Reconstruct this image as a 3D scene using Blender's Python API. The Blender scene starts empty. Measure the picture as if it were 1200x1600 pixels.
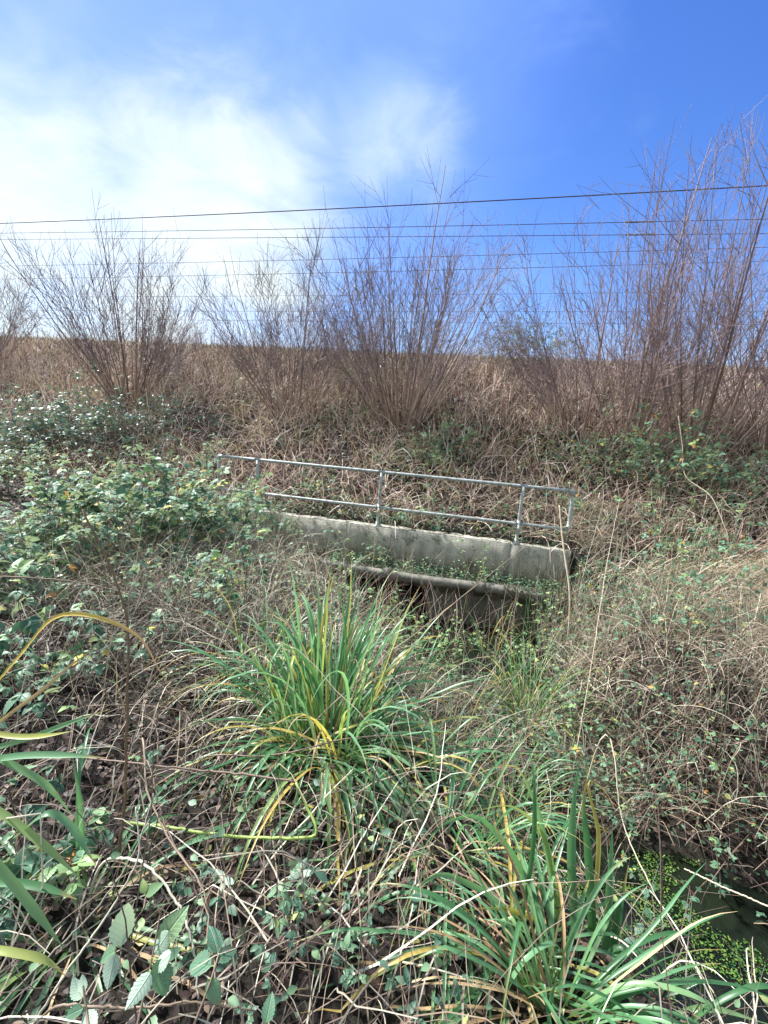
import bpy, math
import numpy as np
from mathutils import Matrix, Vector
sc = bpy.context.scene
# ------------------------------------------------------------------ camera
F_PX, PITCH, ROLL = 700.0, math.radians(10.4), math.radians(4.5)
CAM = np.array([0, 0, 1.6])
FW = np.array([0, math.cos(PITCH), -math.sin(PITCH)])
_u0 = np.array([0, math.sin(PITCH), math.cos(PITCH)]); _r0 = np.array([1.0, 0, 0])
RT = math.cos(ROLL)*_r0 + math.sin(ROLL)*_u0
UP = -math.sin(ROLL)*_r0 + math.cos(ROLL)*_u0
cd = bpy.data.cameras.new('camera'); cam = bpy.data.objects.new('camera', cd)
sc.collection.objects.link(cam); sc.camera = cam
cd.sensor_fit = 'VERTICAL'; cd.sensor_height = 24; cd.lens = 24*F_PX/1600
cd.clip_start = 0.03; cd.clip_end = 2000
cam.matrix_world = Matrix(((RT[0], UP[0], -FW[0], 0), (RT[1], UP[1], -FW[1], 0), (RT[2], UP[2], -FW[2], 1.6), (0, 0, 0, 1)))
# ------------------------------------------------------------------ world, sun, exposure
SUN_AZ, SUN_EL = math.radians(-62), math.radians(47)          # azimuth from +Y towards +X
SUN_DIR = np.array([math.sin(SUN_AZ)*math.cos(SUN_EL), math.cos(SUN_AZ)*math.cos(SUN_EL), math.sin(SUN_EL)])
def px_dir(x, y):
    d = FW + RT*(x-600)/F_PX - UP*(y-800)/F_PX
    return d/np.linalg.norm(d)
w = bpy.data.worlds.new('World'); sc.world = w; w.use_nodes = True
nt = w.node_tree; nt.nodes.clear(); N = nt.nodes.new; L = nt.links.new
def wmath(op, a, b=None, c=None, clamp=False):
    n = N('ShaderNodeMath'); n.operation = op; n.use_clamp = clamp
    for i, v in enumerate((a, b, c)):
        if v is None: continue
        if isinstance(v, (int, float)): n.inputs[i].default_value = v
        else: L(v, n.inputs[i])
    return n.outputs[0]
def wramp(v, a, b):
    n = N('ShaderNodeMapRange'); n.interpolation_type = 'SMOOTHSTEP'
    L(v, n.inputs[0]); n.inputs[1].default_value = a; n.inputs[2].default_value = b
    return n.outputs[0]
tc = N('ShaderNodeTexCoord'); DIRV = tc.outputs['Generated']
def lobe(x, y, inner, outer):
    """1 near the direction of the cloud, 0 beyond `outer` degrees"""
    d = px_dir(x, y); n = N('ShaderNodeVectorMath'); n.operation = 'DOT_PRODUCT'
    L(DIRV, n.inputs[0]); n.inputs[1].default_value = tuple(d)
    return wramp(n.outputs['Value'], math.cos(math.radians(outer)), math.cos(math.radians(inner)))
def wmix(fac, a, b):
    n = N('ShaderNodeMix'); n.data_type = 'RGBA'
    if isinstance(fac, float): n.inputs[0].default_value = fac
    else: L(fac, n.inputs[0])
    for i, v in ((6, a), (7, b)):
        if isinstance(v, tuple): n.inputs[i].default_value = (*v, 1)
        else: L(v, n.inputs[i])
    return n.outputs[2]
sky = N('ShaderNodeTexSky'); sky.sky_type = 'NISHITA'; sky.sun_disc = False
sky.sun_elevation = SUN_EL; sky.sun_rotation = SUN_AZ; sky.air_density = 1.0; sky.dust_density = 0.4; sky.ozone_density = 2.0
hs = N('ShaderNodeHueSaturation'); hs.inputs['Hue'].default_value = 0.518; hs.inputs['Saturation'].default_value = 1.32; hs.inputs['Value'].default_value = 1.42
L(sky.outputs[0], hs.inputs['Color'])
def noise(scale, detail, rough, vec=DIRV, dist=0.0):
    n = N('ShaderNodeTexNoise'); n.inputs['Scale'].default_value = scale; n.inputs['Detail'].default_value = detail
    n.inputs['Roughness'].default_value = rough; n.inputs['Distortion'].default_value = dist; L(vec, n.inputs['Vector'])
    return n.outputs['Fac']
mp = N('ShaderNodeMapping'); mp.inputs['Rotation'].default_value = (0.3, 0.5, 0.4); mp.inputs['Scale'].default_value = (1.0, 1.0, 1.9)
L(DIRV, mp.inputs['Vector'])
n1 = noise(2.1, 6, 0.52, mp.outputs[0], 0.35); n2 = noise(5.0, 7, 0.6, mp.outputs[0], 0.5)
nn = wmath('ADD', wmath('MULTIPLY', n1, 0.58), wmath('MULTIPLY', n2, 0.42))
nn = wmath('SUBTRACT', nn, 0.5)
veil = wmath('MULTIPLY', lobe(-60, 430, 8, 44), 1.0)                     # broad bright veil round the sun
puffs = wmath('ADD', wmath('MULTIPLY', lobe(430, 260, 2, 16), 0.75), wmath('MULTIPLY', lobe(640, 200, 1, 8), 0.85))
puffs = wmath('ADD', puffs, wmath('MULTIPLY', lobe(180, 500, 4, 24), 0.3))
puffs = wmath('ADD', puffs, wmath('MULTIPLY', lobe(60, 200, 2, 14), 0.25))
puffs = wmath('ADD', puffs, wmath('MULTIPLY', lobe(700, 480, 2, 13), 0.22))
gap = wmath('MULTIPLY', lobe(565, 300, 0.5, 8), -0.35)
gap = wmath('ADD', gap, wmath('MULTIPLY', lobe(120, 30, 2, 22), -0.38))
dens = wmath('ADD', wmath('ADD', wmath('MULTIPLY', veil, 0.55), puffs), gap)
dens = wmath('ADD', dens, wmath('MULTIPLY', nn, 3.0))
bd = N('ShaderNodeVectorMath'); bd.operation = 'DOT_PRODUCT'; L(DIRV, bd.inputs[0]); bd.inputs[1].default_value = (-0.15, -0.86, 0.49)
behind = wramp(wmath('ADD', bd.outputs['Value'], wmath('MULTIPLY', nn, .8)), -.05, .45)   # unseen cloud cover added on the viewer's side of the sky as fill light
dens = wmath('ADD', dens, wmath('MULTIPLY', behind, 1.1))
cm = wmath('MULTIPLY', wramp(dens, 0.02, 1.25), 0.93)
g1 = wmath('ADD', wmath('MULTIPLY', lobe(-40, 490, 12, 38), 1.25), wmath('MULTIPLY', lobe(430, 260, 1, 13), 0.42))
g1 = wmath('ADD', g1, wmath('MULTIPLY', lobe(655, 190, 0.5, 6), 0.35))
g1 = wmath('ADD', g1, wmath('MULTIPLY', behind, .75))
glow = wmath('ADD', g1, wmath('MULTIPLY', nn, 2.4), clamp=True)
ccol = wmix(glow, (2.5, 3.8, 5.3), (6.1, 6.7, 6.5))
thin = wmath('MULTIPLY', wramp(wmath('ADD', lobe(300, -50, 5, 44), wmath('MULTIPLY', nn, 1.2)), 0.2, 1.1), 0.6)
s1 = wmix(thin, hs.outputs[0], (1.9, 3.2, 7.6))
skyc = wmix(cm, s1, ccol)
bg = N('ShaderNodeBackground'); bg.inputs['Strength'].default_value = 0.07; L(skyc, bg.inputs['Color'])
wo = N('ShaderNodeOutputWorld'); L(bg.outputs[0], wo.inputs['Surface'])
w.cycles.sampling_method = 'MANUAL'; w.cycles.sample_map_resolution = 512
sd = bpy.data.lights.new('sun', 'SUN'); sun = bpy.data.objects.new('sun', sd); sc.collection.objects.link(sun)
sd.energy = 5.0; sd.angle = math.radians(6); sd.color = (1.0, 0.97, 0.92)
sun.rotation_euler = Vector(-SUN_DIR).to_track_quat('-Z', 'Y').to_euler(); sun.location = (-20, 20, 20)
sc.view_settings.view_transform = 'Standard'; sc.view_settings.look = 'None'; sc.view_settings.gamma = 1
sc.view_settings.exposure = 1.35
sc.cycles.max_bounces = 6; sc.cycles.diffuse_bounces = 3; sc.cycles.transmission_bounces = 4; sc.cycles.transparent_max_bounces = 6
sc.cycles.use_adaptive_sampling = True; sc.cycles.adaptive_threshold = 0.02
# ------------------------------------------------------------------ axes: u runs along the embankment, v across it, away from the viewer
_a = math.radians(12.6)
UD = np.array([math.cos(_a), -math.sin(_a), 0]); VD = np.array([math.sin(_a), math.cos(_a), 0])
def W(u, v, z=0.0):
    u, v, z = np.broadcast_arrays(np.asarray(u, float), v, z)
    return u[..., None]*UD + v[..., None]*VD + z[..., None]*np.array([0, 0, 1.0])
def UV(P): return P @ UD, P @ VD
def ray(x, y): return FW + RT*(x-600)/F_PX - UP*(y-800)/F_PX
def atv(x, y, v):
    d = ray(x, y); return CAM + d*(v/(d @ VD))
def atd(x, y, d): return CAM + ray(x, y)*d
def proj(P):
    q = P - CAM; d = np.maximum(q @ FW, 1e-3)
    return 600 + F_PX*(q @ RT)/d, 800 - F_PX*(q @ UP)/d, q @ FW
def sst(x, a, b):
    t = np.clip((x-a)/(b-a), 0, 1); return t*t*(3-2*t)
AX = np.array([(-0.6, 7.0), (-0.45, 5.4), (0.0, 4.2), (0.35, 3.3), (1.05, 2.45), (2.4, 1.6), (7, -0.6), (30, -8)])
def ditch_s(u, v):
    best = np.full(np.shape(u), 1e9)
    for a, b in zip(AX[:-1], AX[1:]):
        ab = b-a; t = np.clip(((u-a[0])*ab[0]+(v-a[1])*ab[1])/(ab @ ab), 0, 1)
        best = np.minimum(best, np.hypot(u-a[0]-t*ab[0], v-a[1]-t*ab[1]))
    return best
def bumps(u, v):
    return (np.sin(u*1.7+v*0.9+1.2)*np.sin(v*1.3-u*0.6) * 0.5 + np.sin(u*3.9-v*2.3)*0.25+np.sin(u*7.3+v*5.1+.7)*np.sin(v*6.1-u*3)*0.16)
WL, WR, WTOP = -4.0, 1.2, 0.2         # headwall along u, top
def ground(u, v):
    u = np.asarray(u, float); v = np.asarray(v, float)
    s = ditch_s(u, v)
    wide = 1.0 + 1.3*sst(v, 3.6, 5.6)*np.where(u < 0.2, 1.0, 0.65)
    bank = 0.06*bumps(u, v) + 0.12*sst(u, 1.8, 4) + 0.05
    kb = sst(v, 2.5, 2.9)*(1-sst(v, 4.2, 4.8)); bot = -1.1 + .27*kb + .05*bumps(u*2, v*2)*kb
    z = bot + (bank-bot)*sst(s/wide, 0.5, 1.35)
    emb = 0.2 + np.clip(v-6.5, 0, 7.35)*0.50 + sst(v, 6.3, 8)*0.10*bumps(u, v)*(1-sst(v, 11.5, 13.2))
    inw = sst(u, WL-0.1, WL)*(1-sst(u, WR, WR+0.1))
    kwall = sst(v, 6.28, 6.40)
    kopen = sst(v, 4.9, 6.5)
    k = inw*kwall + (1-inw)*kopen
    return z*(1-k) + emb*k
def surf(u, v):
    """what one would stand on: ground, or the concrete of the headwall"""
    g = ground(u, v)
    inw = (u > WL) & (u < WR)
    g = np.where(inw & (v > 6.18) & (v < 6.48), np.maximum(g, WTOP), g)
    return np.where(inw & (v > 5.80) & (v <= 6.18), np.maximum(g, -0.33), g)
def surfP(P):
    u, v = UV(P); return surf(u, v)
# ------------------------------------------------------------------ object helpers
col = sc.collection
def tag(o, label=None, cat=None, group=None, kind=None):
    for k, v in (('label', label), ('category', cat), ('group', group), ('kind', kind)):
        if v: o[k] = v
    return o
def empty(name, loc, label, cat, group=None):
    o = bpy.data.objects.new(name, None); col.objects.link(o); o.location = tuple(loc); o.empty_display_size = 0.1
    return tag(o, label, cat, group)
class Geo:
    def __init__(s): s.v = []; s.f3 = []; s.f4 = []; s.r = []; s.t = []; s.a = []; s.n = 0
    def add(s, V, f3=None, f4=None, r=0.5, t=0.5, a=0.0):
        V = V.reshape(-1, 3); k = len(V)
        s.v.append(V); s.r.append(np.broadcast_to(r, (k,)).ravel()); s.t.append(np.broadcast_to(t, (k,)).ravel()); s.a.append(np.broadcast_to(a, (k,)).ravel())
        if f3 is not None and len(f3): s.f3.append(np.asarray(f3).reshape(-1, 3)+s.n)
        if f4 is not None and len(f4): s.f4.append(np.asarray(f4).reshape(-1, 4)+s.n)
        s.n += k
        return s
    def build(s, name, mat, parent=None, smooth=True):
        V = np.concatenate(s.v).astype(np.float32)
        if parent is not None: V = V - np.array(parent.matrix_basis.translation, dtype=np.float32) if parent.parent is None else V - np.array(parent.parent.matrix_basis.translation, dtype=np.float32)
        f3 = np.concatenate(s.f3) if s.f3 else np.zeros((0, 3), int)
        f4 = np.concatenate(s.f4) if s.f4 else np.zeros((0, 4), int)
        me = bpy.data.meshes.new(name)
        me.vertices.add(len(V)); me.vertices.foreach_set('co', V.ravel())
        loops = np.concatenate([f3.ravel(), f4.ravel()]).astype(np.int32)
        me.loops.add(len(loops)); me.loops.foreach_set('vertex_index', loops)
        tot = np.concatenate([np.full(len(f3), 3), np.full(len(f4), 4)]).astype(np.int32)
        st = np.concatenate([[0], np.cumsum(tot)[:-1]]).astype(np.int32)
        me.polygons.add(len(tot)); me.polygons.foreach_set('loop_start', st); me.polygons.foreach_set('loop_total', tot)
        if smooth: me.polygons.foreach_set('use_smooth', np.ones(len(tot), bool))
        for nm, arr in (('rnd', s.r), ('along', s.t), ('across', s.a)):
            a = me.attributes.new(nm, 'FLOAT', 'POINT'); a.data.foreach_set('value', np.concatenate(arr).astype(np.float32))
        me.update(calc_edges=True)
        me.materials.append(mat)
        o = bpy.data.objects.new(name, me); col.objects.link(o)
        if parent is not None: o.parent = parent
        return o
def nrm(v): return v/np.maximum(np.linalg.norm(v, axis=-1, keepdims=True), 1e-9)
def ribbons(g, P, Wd, side=None, fold=0.0, r=None, rng=None):
    """P (n,s,3) centre lines, Wd (n,s) full widths"""
    n, s, _ = P.shape; T = nrm(np.gradient(P, axis=1))
    if side is None:
        side = nrm(np.cross(T, np.array([0, 0, 1.0])+rng.normal(0, .5, (n, 1, 3))))
    else: side = nrm(np.cross(T, np.cross(side[:, None, :], T)))
    h = Wd[..., None]*0.5
    t = np.broadcast_to(np.linspace(0, 1, s)[None, :, None], (n, s, 3 if fold else 2))
    r = rng.random(n) if r is None else r
    rr = np.broadcast_to(r[:, None, None], t.shape)
    i = np.arange(n)[:, None]; j = np.arange(s-1)[None, :]
    if fold:
        nn_ = nrm(np.cross(side, T))
        V = np.stack([P-side*h, P-nn_*h*fold, P+side*h], axis=2); b = (i*s+j)*3
        f = np.concatenate([np.stack([b, b+1, b+4, b+3], -1).reshape(-1, 4), np.stack([b+1, b+2, b+5, b+4], -1).reshape(-1, 4)])
    else:
        V = np.stack([P-side*h, P+side*h], axis=2); b = (i*s+j)*2
        f = np.stack([b, b+1, b+3, b+2], -1).reshape(-1, 4)
    g.add(V, f4=f, r=rr.ravel(), t=t.ravel()); return g
def tubes(g, P, R, k=3, r=None, rng=None, cap=False):
    n, s, _ = P.shape; T = nrm(np.gradient(P, axis=1))
    ref = np.array([0.31, 0.17, 0.11]) if k < 5 else np.array([0.05, 0.99, 0.1])
    if k >= 5: ref = np.where(np.abs(T[:, :1] @ ref[:, None]) > .8, np.array([0.1, .1, 1.]), ref)
    a = nrm(np.cross(T, ref)); b_ = np.cross(T, a)
    an = np.arange(k)*2*math.pi/k
    V = P[:, :, None]+(a[:, :, None]*np.cos(an)[None, None, :, None]+b_[:, :, None]*np.sin(an)[None, None, :, None])*R[..., None, None]
    i = np.arange(n)[:, None, None]; j = np.arange(s-1)[None, :, None]; c = np.arange(k)[None, None, :]; c2 = (c+1) % k
    b0 = (i*s+j)*k
    f = np.stack([b0+c, b0+c2, b0+k+c2, b0+k+c], -1).reshape(-1, 4)
    t = np.broadcast_to(np.linspace(0, 1, s)[None, :, None], (n, s, k))
    r = (rng.random(n) if rng is not None else np.full(n, .5)) if r is None else np.broadcast_to(r, (n,))
    f3 = []
    if cap:
        for e in (0, s-1):
            base = (np.arange(n)*s+e)*k
            for q in range(1, k-1): f3.append(np.stack([base, base+q, base+q+1], -1))
        f3 = np.concatenate(f3)
    g.add(V, f4=f, f3=f3 if cap else None, r=np.broadcast_to(r[:, None, None], (n, s, k)).ravel(), t=t.ravel()); return g
def strands(rng, base, d0, Ln, s, grav, wob=0.12, clamp=0.01, kink=0.0):
    n = len(base); P = np.empty((n, s, 3)); P[:, 0] = base; d = nrm(d0)
    grav = np.broadcast_to(grav, (n,))[:, None]; step = np.broadcast_to(Ln, (n,))[:, None]/(s-1)
    kk = rng.integers(2, max(3, s-1), n); kon = rng.random(n) < kink
    for q in range(1, s):
        P[:, q] = P[:, q-1]+d*step
        if clamp is not None:
            h = surfP(P[:, q])+clamp
            low = P[:, q, 2] < h
            P[:, q, 2] = np.where(low, h, P[:, q, 2]); 
        d = d+np.array([0, 0, -1.0])*grav*(1.6*q/s)/(s-1)*3+rng.normal(0, wob, (n, 3))
        m = kon & (kk == q)
        if m.any(): d[m] = d[m]*np.array([1, 1, .1])+np.array([0, 0, -0.9])+rng.normal(0, .25, (m.sum(), 3))
        if clamp is not None: d[:, 2] = np.where(low, np.abs(d[:, 2])*.3, d[:, 2])
        d = nrm(d)
    return P
def taper(n, s, w0, w1=0.15, pw=1.0, full=0.0):
    t = np.linspace(0, 1, s); prof = np.minimum(1, (1-t)/(1-full+1e-6))**pw*(1-w1)+w1
    return np.broadcast_to(np.asarray(w0), (n,))[:, None]*prof[None]
def azdir(rng, n, tilt_lo, tilt_hi, az=None, pw=1.0):
    a = rng.random(n)*2*math.pi if az is None else az
    t = np.radians(tilt_lo+(tilt_hi-tilt_lo)*rng.random(n)**pw)
    return np.stack([np.sin(t)*np.cos(a), np.sin(t)*np.sin(a), np.cos(t)], -1)
# leaf templates: x across, y along from stalk, z up.  (verts, tris, quads)
def leaf_template(width, serr=0.0, nseg=5, fold=0.18, curl=0.12, base=0.25):
    ts = np.linspace(0, 1, nseg+1)
    prof = np.sin(np.pi*np.clip(ts, 0, 1)**(0.75))**0.85*width*0.5
    prof[0] = 0.004; prof[-1] = 0.0
    V = []; 
    for i, t in enumerate(ts):
        wd = prof[i]*(1+(serr if i % 2 else -serr)) if 0 < i < nseg else prof[i]
        z = -curl*t*t
        V += [(-wd, t, z+fold*wd), (0, t, z), (wd, t, z+fold*wd)]
    f = []
    for i in range(nseg):
        b = i*3; f += [(b, b+1, b+4, b+3), (b+1, b+2, b+5, b+4)]
    return np.array(V, float), np.array(f)
LEAF_FINE = leaf_template(0.60, 0.07, 15, .32, .28); LEAF_MID = leaf_template(0.62, 0.0, 4); 
LEAF_LOW = (np.array([(0, 0, 0), (-.3, .45, .06), (0, 1, -.1), (.3, .45, .06)], float), np.array([(0, 3, 2, 1)]))
def leaves(g, tmpl, pos, fwd, up, size, r=None, rng=None):
    V, f = tmpl; n = len(pos); fwd = nrm(fwd); sd_ = nrm(np.cross(fwd, up)); up2 = np.cross(sd_, fwd)
    size = np.broadcast_to(size, (n,))[:, None, None]
    X = pos[:, None]+size*(V[None, :, 0:1]*sd_[:, None]+V[None, :, 1:2]*fwd[:, None]+V[None, :, 2:3]*up2[:, None])
    F = (np.arange(n)[:, None, None]*len(V)+f[None]).reshape(-1, 4)
    r = rng.random(n) if r is None else r
    g.add(X, f4=F, r=np.repeat(r, len(V)), t=np.tile(V[:, 1], n), a=np.tile(V[:, 0], n)); return g
def trifoliate(g, tmpl, pos, out, size, rng, up_j=0.45, r=None):
    """three leaflets (five for a few) at each point"""
    n = len(pos); up = nrm(np.array([0, 0, 1.0])+rng.normal(0, up_j, (n, 3))+0.25*nrm(CAM-pos)*0)
    f = nrm(out-up*np.sum(out*up, -1, keepdims=True)+1e-3); s_ = np.cross(f, up)
    r = rng.random(n) if r is None else r
    for ang, k in ((0, 1.0), (68, .8), (-68, .8)):
        c, s2 = math.cos(math.radians(ang)), math.sin(math.radians(ang))
        ff = f*c+s_*s2; 
        leaves(g, tmpl, pos+f*0.12*size[:, None], ff+rng.normal(0, .1, (n, 3))-np.array([0, 0, .15]), up, size*k, r=np.clip(r+rng.normal(0, .05, n), 0, 1))
# ------------------------------------------------------------------ materials
def new_mat(name):
    m = bpy.data.materials.new(name); m.use_nodes = True; t = m.node_tree; t.nodes.clear(); return m, t
def ramp_node(t, cols, fac):
    r = t.nodes.new('ShaderNodeValToRGB'); e = r.color_ramp.elements
    while len(e) > 1: e.remove(e[-1])
    e[0].position = cols[0][0]; e[0].color = (*cols[0][1], 1)
    for p, c in cols[1:]:
        k = e.new(p); k.color = (*c, 1)
    t.links.new(fac, r.inputs[0]); return r.outputs[0]
def mixc(t, fac, a, b, mode='MIX'):
    n = t.nodes.new('ShaderNodeMix'); n.data_type = 'RGBA'; n.blend_type = mode
    if isinstance(fac, (int, float)): n.inputs[0].default_value = fac
    else: t.links.new(fac, n.inputs[0])
    for i, v in ((6, a), (7, b)):
        if isinstance(v, tuple): n.inputs[i].default_value = (*v, 1)
        else: t.links.new(v, n.inputs[i])
    return n.outputs[2]
def tnoise(t, scale, detail=3, rough=.6, coord='Object', mapscale=None):
    c = t.nodes.new('ShaderNodeTexCoord'); o = c.outputs[coord]
    if mapscale:
        m = t.nodes.new('ShaderNodeMapping'); m.inputs['Scale'].default_value = mapscale; t.links.new(o, m.inputs[0]); o = m.outputs[0]
    n = t.nodes.new('ShaderNodeTexNoise'); n.inputs['Scale'].default_value = scale; n.inputs['Detail'].default_value = detail
    n.inputs['Roughness'].default_value = rough; t.links.new(o, n.inputs['Vector']); return n.outputs['Fac']
def rmap(t, v, a, b, c=0.0, d=1.0):
    n = t.nodes.new('ShaderNodeMapRange'); t.links.new(v, n.inputs[0])
    for i, x in enumerate((a, b, c, d)): n.inputs[i+1].default_value = x
    return n.outputs[0]
def attr(t, name):
    a = t.nodes.new('ShaderNodeAttribute'); a.attribute_name = name; return a.outputs['Fac']
def mnode(t, op, a, b=None, clamp=False):
    n = t.nodes.new('ShaderNodeMath'); n.operation = op; n.use_clamp = clamp
    for i, x in enumerate((a, b)):
        if x is None: continue
        if isinstance(x, (int, float)): n.inputs[i].default_value = x
        else: t.links.new(x, n.inputs[i])
    return n.outputs[0]
def veg(name, cols, tip=None, tip_from=0.75, tip_share=1.0, rough=.55, transl=0.3, spots=None, back=None, base=None, nscale=30, spec=.4, veins=False):
    m, t = new_mat(name); r = attr(t, 'rnd'); al = attr(t, 'along')
    c = ramp_node(t, cols, r)
    nz = tnoise(t, nscale, 3)
    c = mixc(t, rmap(t, nz, .3, .7, 0, .45), c, mixc(t, 1.0, c, (.55, .55, .5), 'MULTIPLY'))
    if base: c = mixc(t, rmap(t, al, 0.0, .28, 1, 0), c, base)
    if tip:
        k = rmap(t, al, tip_from, min(1.0, tip_from+.22))
        fr = t.nodes.new('ShaderNodeMath'); fr.operation = 'FRACT'; mu = t.nodes.new('ShaderNodeMath'); mu.operation = 'MULTIPLY'; mu.inputs[1].default_value = 17.31
        t.links.new(r, mu.inputs[0]); t.links.new(mu.outputs[0], fr.inputs[0])
        lt = t.nodes.new('ShaderNodeMath'); lt.operation = 'LESS_THAN'; lt.inputs[1].default_value = tip_share; t.links.new(fr.outputs[0], lt.inputs[0])
        mm = t.nodes.new('ShaderNodeMath'); mm.operation = 'MULTIPLY'; t.links.new(k, mm.inputs[0]); t.links.new(lt.outputs[0], mm.inputs[1])
        c = mixc(t, mm.outputs[0], c, tip)
    ve = None
    if veins:
        ac = mnode(t, 'ABSOLUTE', attr(t, 'across')); fr = mnode(t, 'FRACT', mnode(t, 'SUBTRACT', mnode(t, 'MULTIPLY', al, 8.0), mnode(t, 'MULTIPLY', ac, 6.5)))
        ve = mnode(t, 'MAXIMUM', rmap(t, mnode(t, 'ABSOLUTE', mnode(t, 'SUBTRACT', fr, .5)), .12, 0, 0, 1), rmap(t, ac, .035, .0, 0, 1))
        c = mixc(t, mnode(t, 'MULTIPLY', ve, .35), c, mixc(t, 1.0, c, (1.7, 1.6, 1.6), 'MULTIPLY'))
    if spots: c = mixc(t, rmap(t, tnoise(t, 90, 2), .62, .7), c, spots)
    if back:
        gg = t.nodes.new('ShaderNodeNewGeometry'); c = mixc(t, gg.outputs['Backfacing'], c, back)
    b = t.nodes.new('ShaderNodeBsdfPrincipled'); t.links.new(c, b.inputs['Base Color']); b.inputs['Roughness'].default_value = rough
    b.inputs['Specular IOR Level'].default_value = spec
    if ve is not None:
        bn = t.nodes.new('ShaderNodeBump'); bn.inputs['Strength'].default_value = .6; bn.inputs['Distance'].default_value = .002; bn.invert = True
        t.links.new(ve, bn.inputs['Height']); t.links.new(bn.outputs[0], b.inputs['Normal'])
    out = t.nodes.new('ShaderNodeOutputMaterial')
    if transl > 0:
        tr = t.nodes.new('ShaderNodeBsdfTranslucent'); t.links.new(mixc(t, .5, c, mixc(t, 1.0, c, (1.5, 1.5, .6), 'MULTIPLY')), tr.inputs[0])
        mx = t.nodes.new('ShaderNodeMixShader'); mx.inputs[0].default_value = transl
        t.links.new(b.outputs[0], mx.inputs[1]); t.links.new(tr.outputs[0], mx.inputs[2]); t.links.new(mx.outputs[0], out.inputs[0])
    else: t.links.new(b.outputs[0], out.inputs[0])
    return m
M = {}
M['straw'] = veg('dead_straw', [(0, (.18, .13, .10)), (.35, (.36, .285, .21)), (.7, (.56, .47, .36)), (1, (.76, .68, .54))], rough=.6, transl=.2, nscale=14)
M['pinkstraw'] = veg('reddish_dead_stems', [(0, (.08, .045, .045)), (.3, (.27, .165, .15)), (.65, (.60, .44, .40)), (1, (.86, .76, .70))], rough=.65, transl=.15, nscale=9)
M['greystraw'] = veg('grey_dead_stems', [(0, (.06, .055, .045)), (.45, (.225, .205, .165)), (.75, (.46, .425, .34)), (1, (.74, .70, .58))], rough=.65, transl=.1, nscale=12)
M['litter'] = veg('dead_leaf', [(0, (.02, .013, .012)), (.5, (.055, .033, .028)), (.85, (.12, .075, .06)), (1, (.28, .2, .15))], rough=.6, transl=.1, nscale=20)
M['sedge'] = veg('sedge_blade', [(0, (.06, .18, .07)), (.35, (.115, .29, .13)), (.65, (.20, .40, .22)), (.82, (.24, .40, .17)), (.90, (.45, .47, .13)), (1, (.66, .46, .14))],
                 tip=(.55, .36, .13), tip_from=.82, tip_share=.5, rough=.36, transl=.45, base=(.16, .24, .07), nscale=6, spec=.6)
M['yellow'] = veg('yellowed_blade', [(0, (.66, .50, .12)), (1, (.70, .52, .14))], tip=(.50, .30, .16), tip_from=.6, rough=.5, transl=.3, nscale=12)
M['sedgedead'] = veg('withered_blade', [(0, (.25, .15, .08)), (.5, (.45, .31, .17)), (1, (.62, .50, .30))], rough=.6, transl=.25, nscale=12)
M['bramble'] = veg('bramble_leaf', [(0, (.035, .10, .06)), (.4, (.08, .19, .115)), (.75, (.15, .30, .18)), (.95, (.24, .38, .14)), (.99, (.62, .58, .10)), (1, (.68, .34, .10))],
                   rough=.48, transl=.25, back=(.30, .38, .28), nscale=25, spec=.5, veins=True)
M['darkbramble'] = veg('dark_bramble_leaf', [(0, (.03, .08, .065)), (.5, (.06, .15, .12)), (.9, (.12, .24, .17)), (1, (.25, .32, .14))], rough=.42, transl=.15, back=(.2, .28, .22), nscale=25, spec=.6)
M['pale'] = veg('young_leaf', [(0, (.12, .22, .12)), (.5, (.20, .34, .17)), (1, (.36, .48, .16))], rough=.5, transl=.35, back=(.36, .45, .32), nscale=25)
M['ivy'] = veg('ground_leaf', [(0, (.05, .11, .075)), (.5, (.10, .20, .13)), (.9, (.19, .31, .17)), (1, (.42, .44, .16))], rough=.5, transl=.2, back=(.22, .30, .2), nscale=25)
M['nettle'] = veg('nettle_leaf', [(0, (.10, .22, .15)), (.5, (.16, .30, .18)), (1, (.26, .40, .22))], rough=.55, transl=.3, back=(.42, .55, .44), spots=(.3, .22, .12), nscale=40, veins=True)
M['cane'] = veg('bramble_cane', [(0, (.08, .05, .045)), (.5, (.17, .115, .09)), (1, (.32, .25, .18))], rough=.55, transl=0, nscale=12)
M['greencane'] = veg('green_cane', [(0, (.25, .36, .08)), (1, (.30, .40, .10))], rough=.45, transl=0, nscale=20)
M['stem'] = veg('shrub_stem', [(0, (.13, .085, .07)), (.5, (.30, .205, .165)), (1, (.46, .35, .28))], tip=(.22, .15, .155), tip_from=.35, rough=.6, transl=0, nscale=8)
M['twig'] = veg('shrub_twig', [(0, (.10, .065, .075)), (.5, (.20, .14, .145)), (1, (.34, .25, .24))], rough=.6, transl=0, nscale=8)
M['browndock'] = veg('brown_stalk', [(0, (.17, .10, .06)), (1, (.24, .15, .09))], rough=.6, transl=0, nscale=30)
M['weed'] = veg('water_weed_leaf', [(0, (.025, .09, .03)), (.5, (.08, .19, .04)), (1, (.26, .36, .07))], rough=.4, transl=.25, nscale=20)
M['grass'] = veg('short_grass', [(0, (.06, .11, .035)), (.5, (.13, .18, .07)), (.8, (.28, .25, .13)), (1, (.42, .35, .22))], rough=.6, transl=.25, nscale=12)
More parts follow.
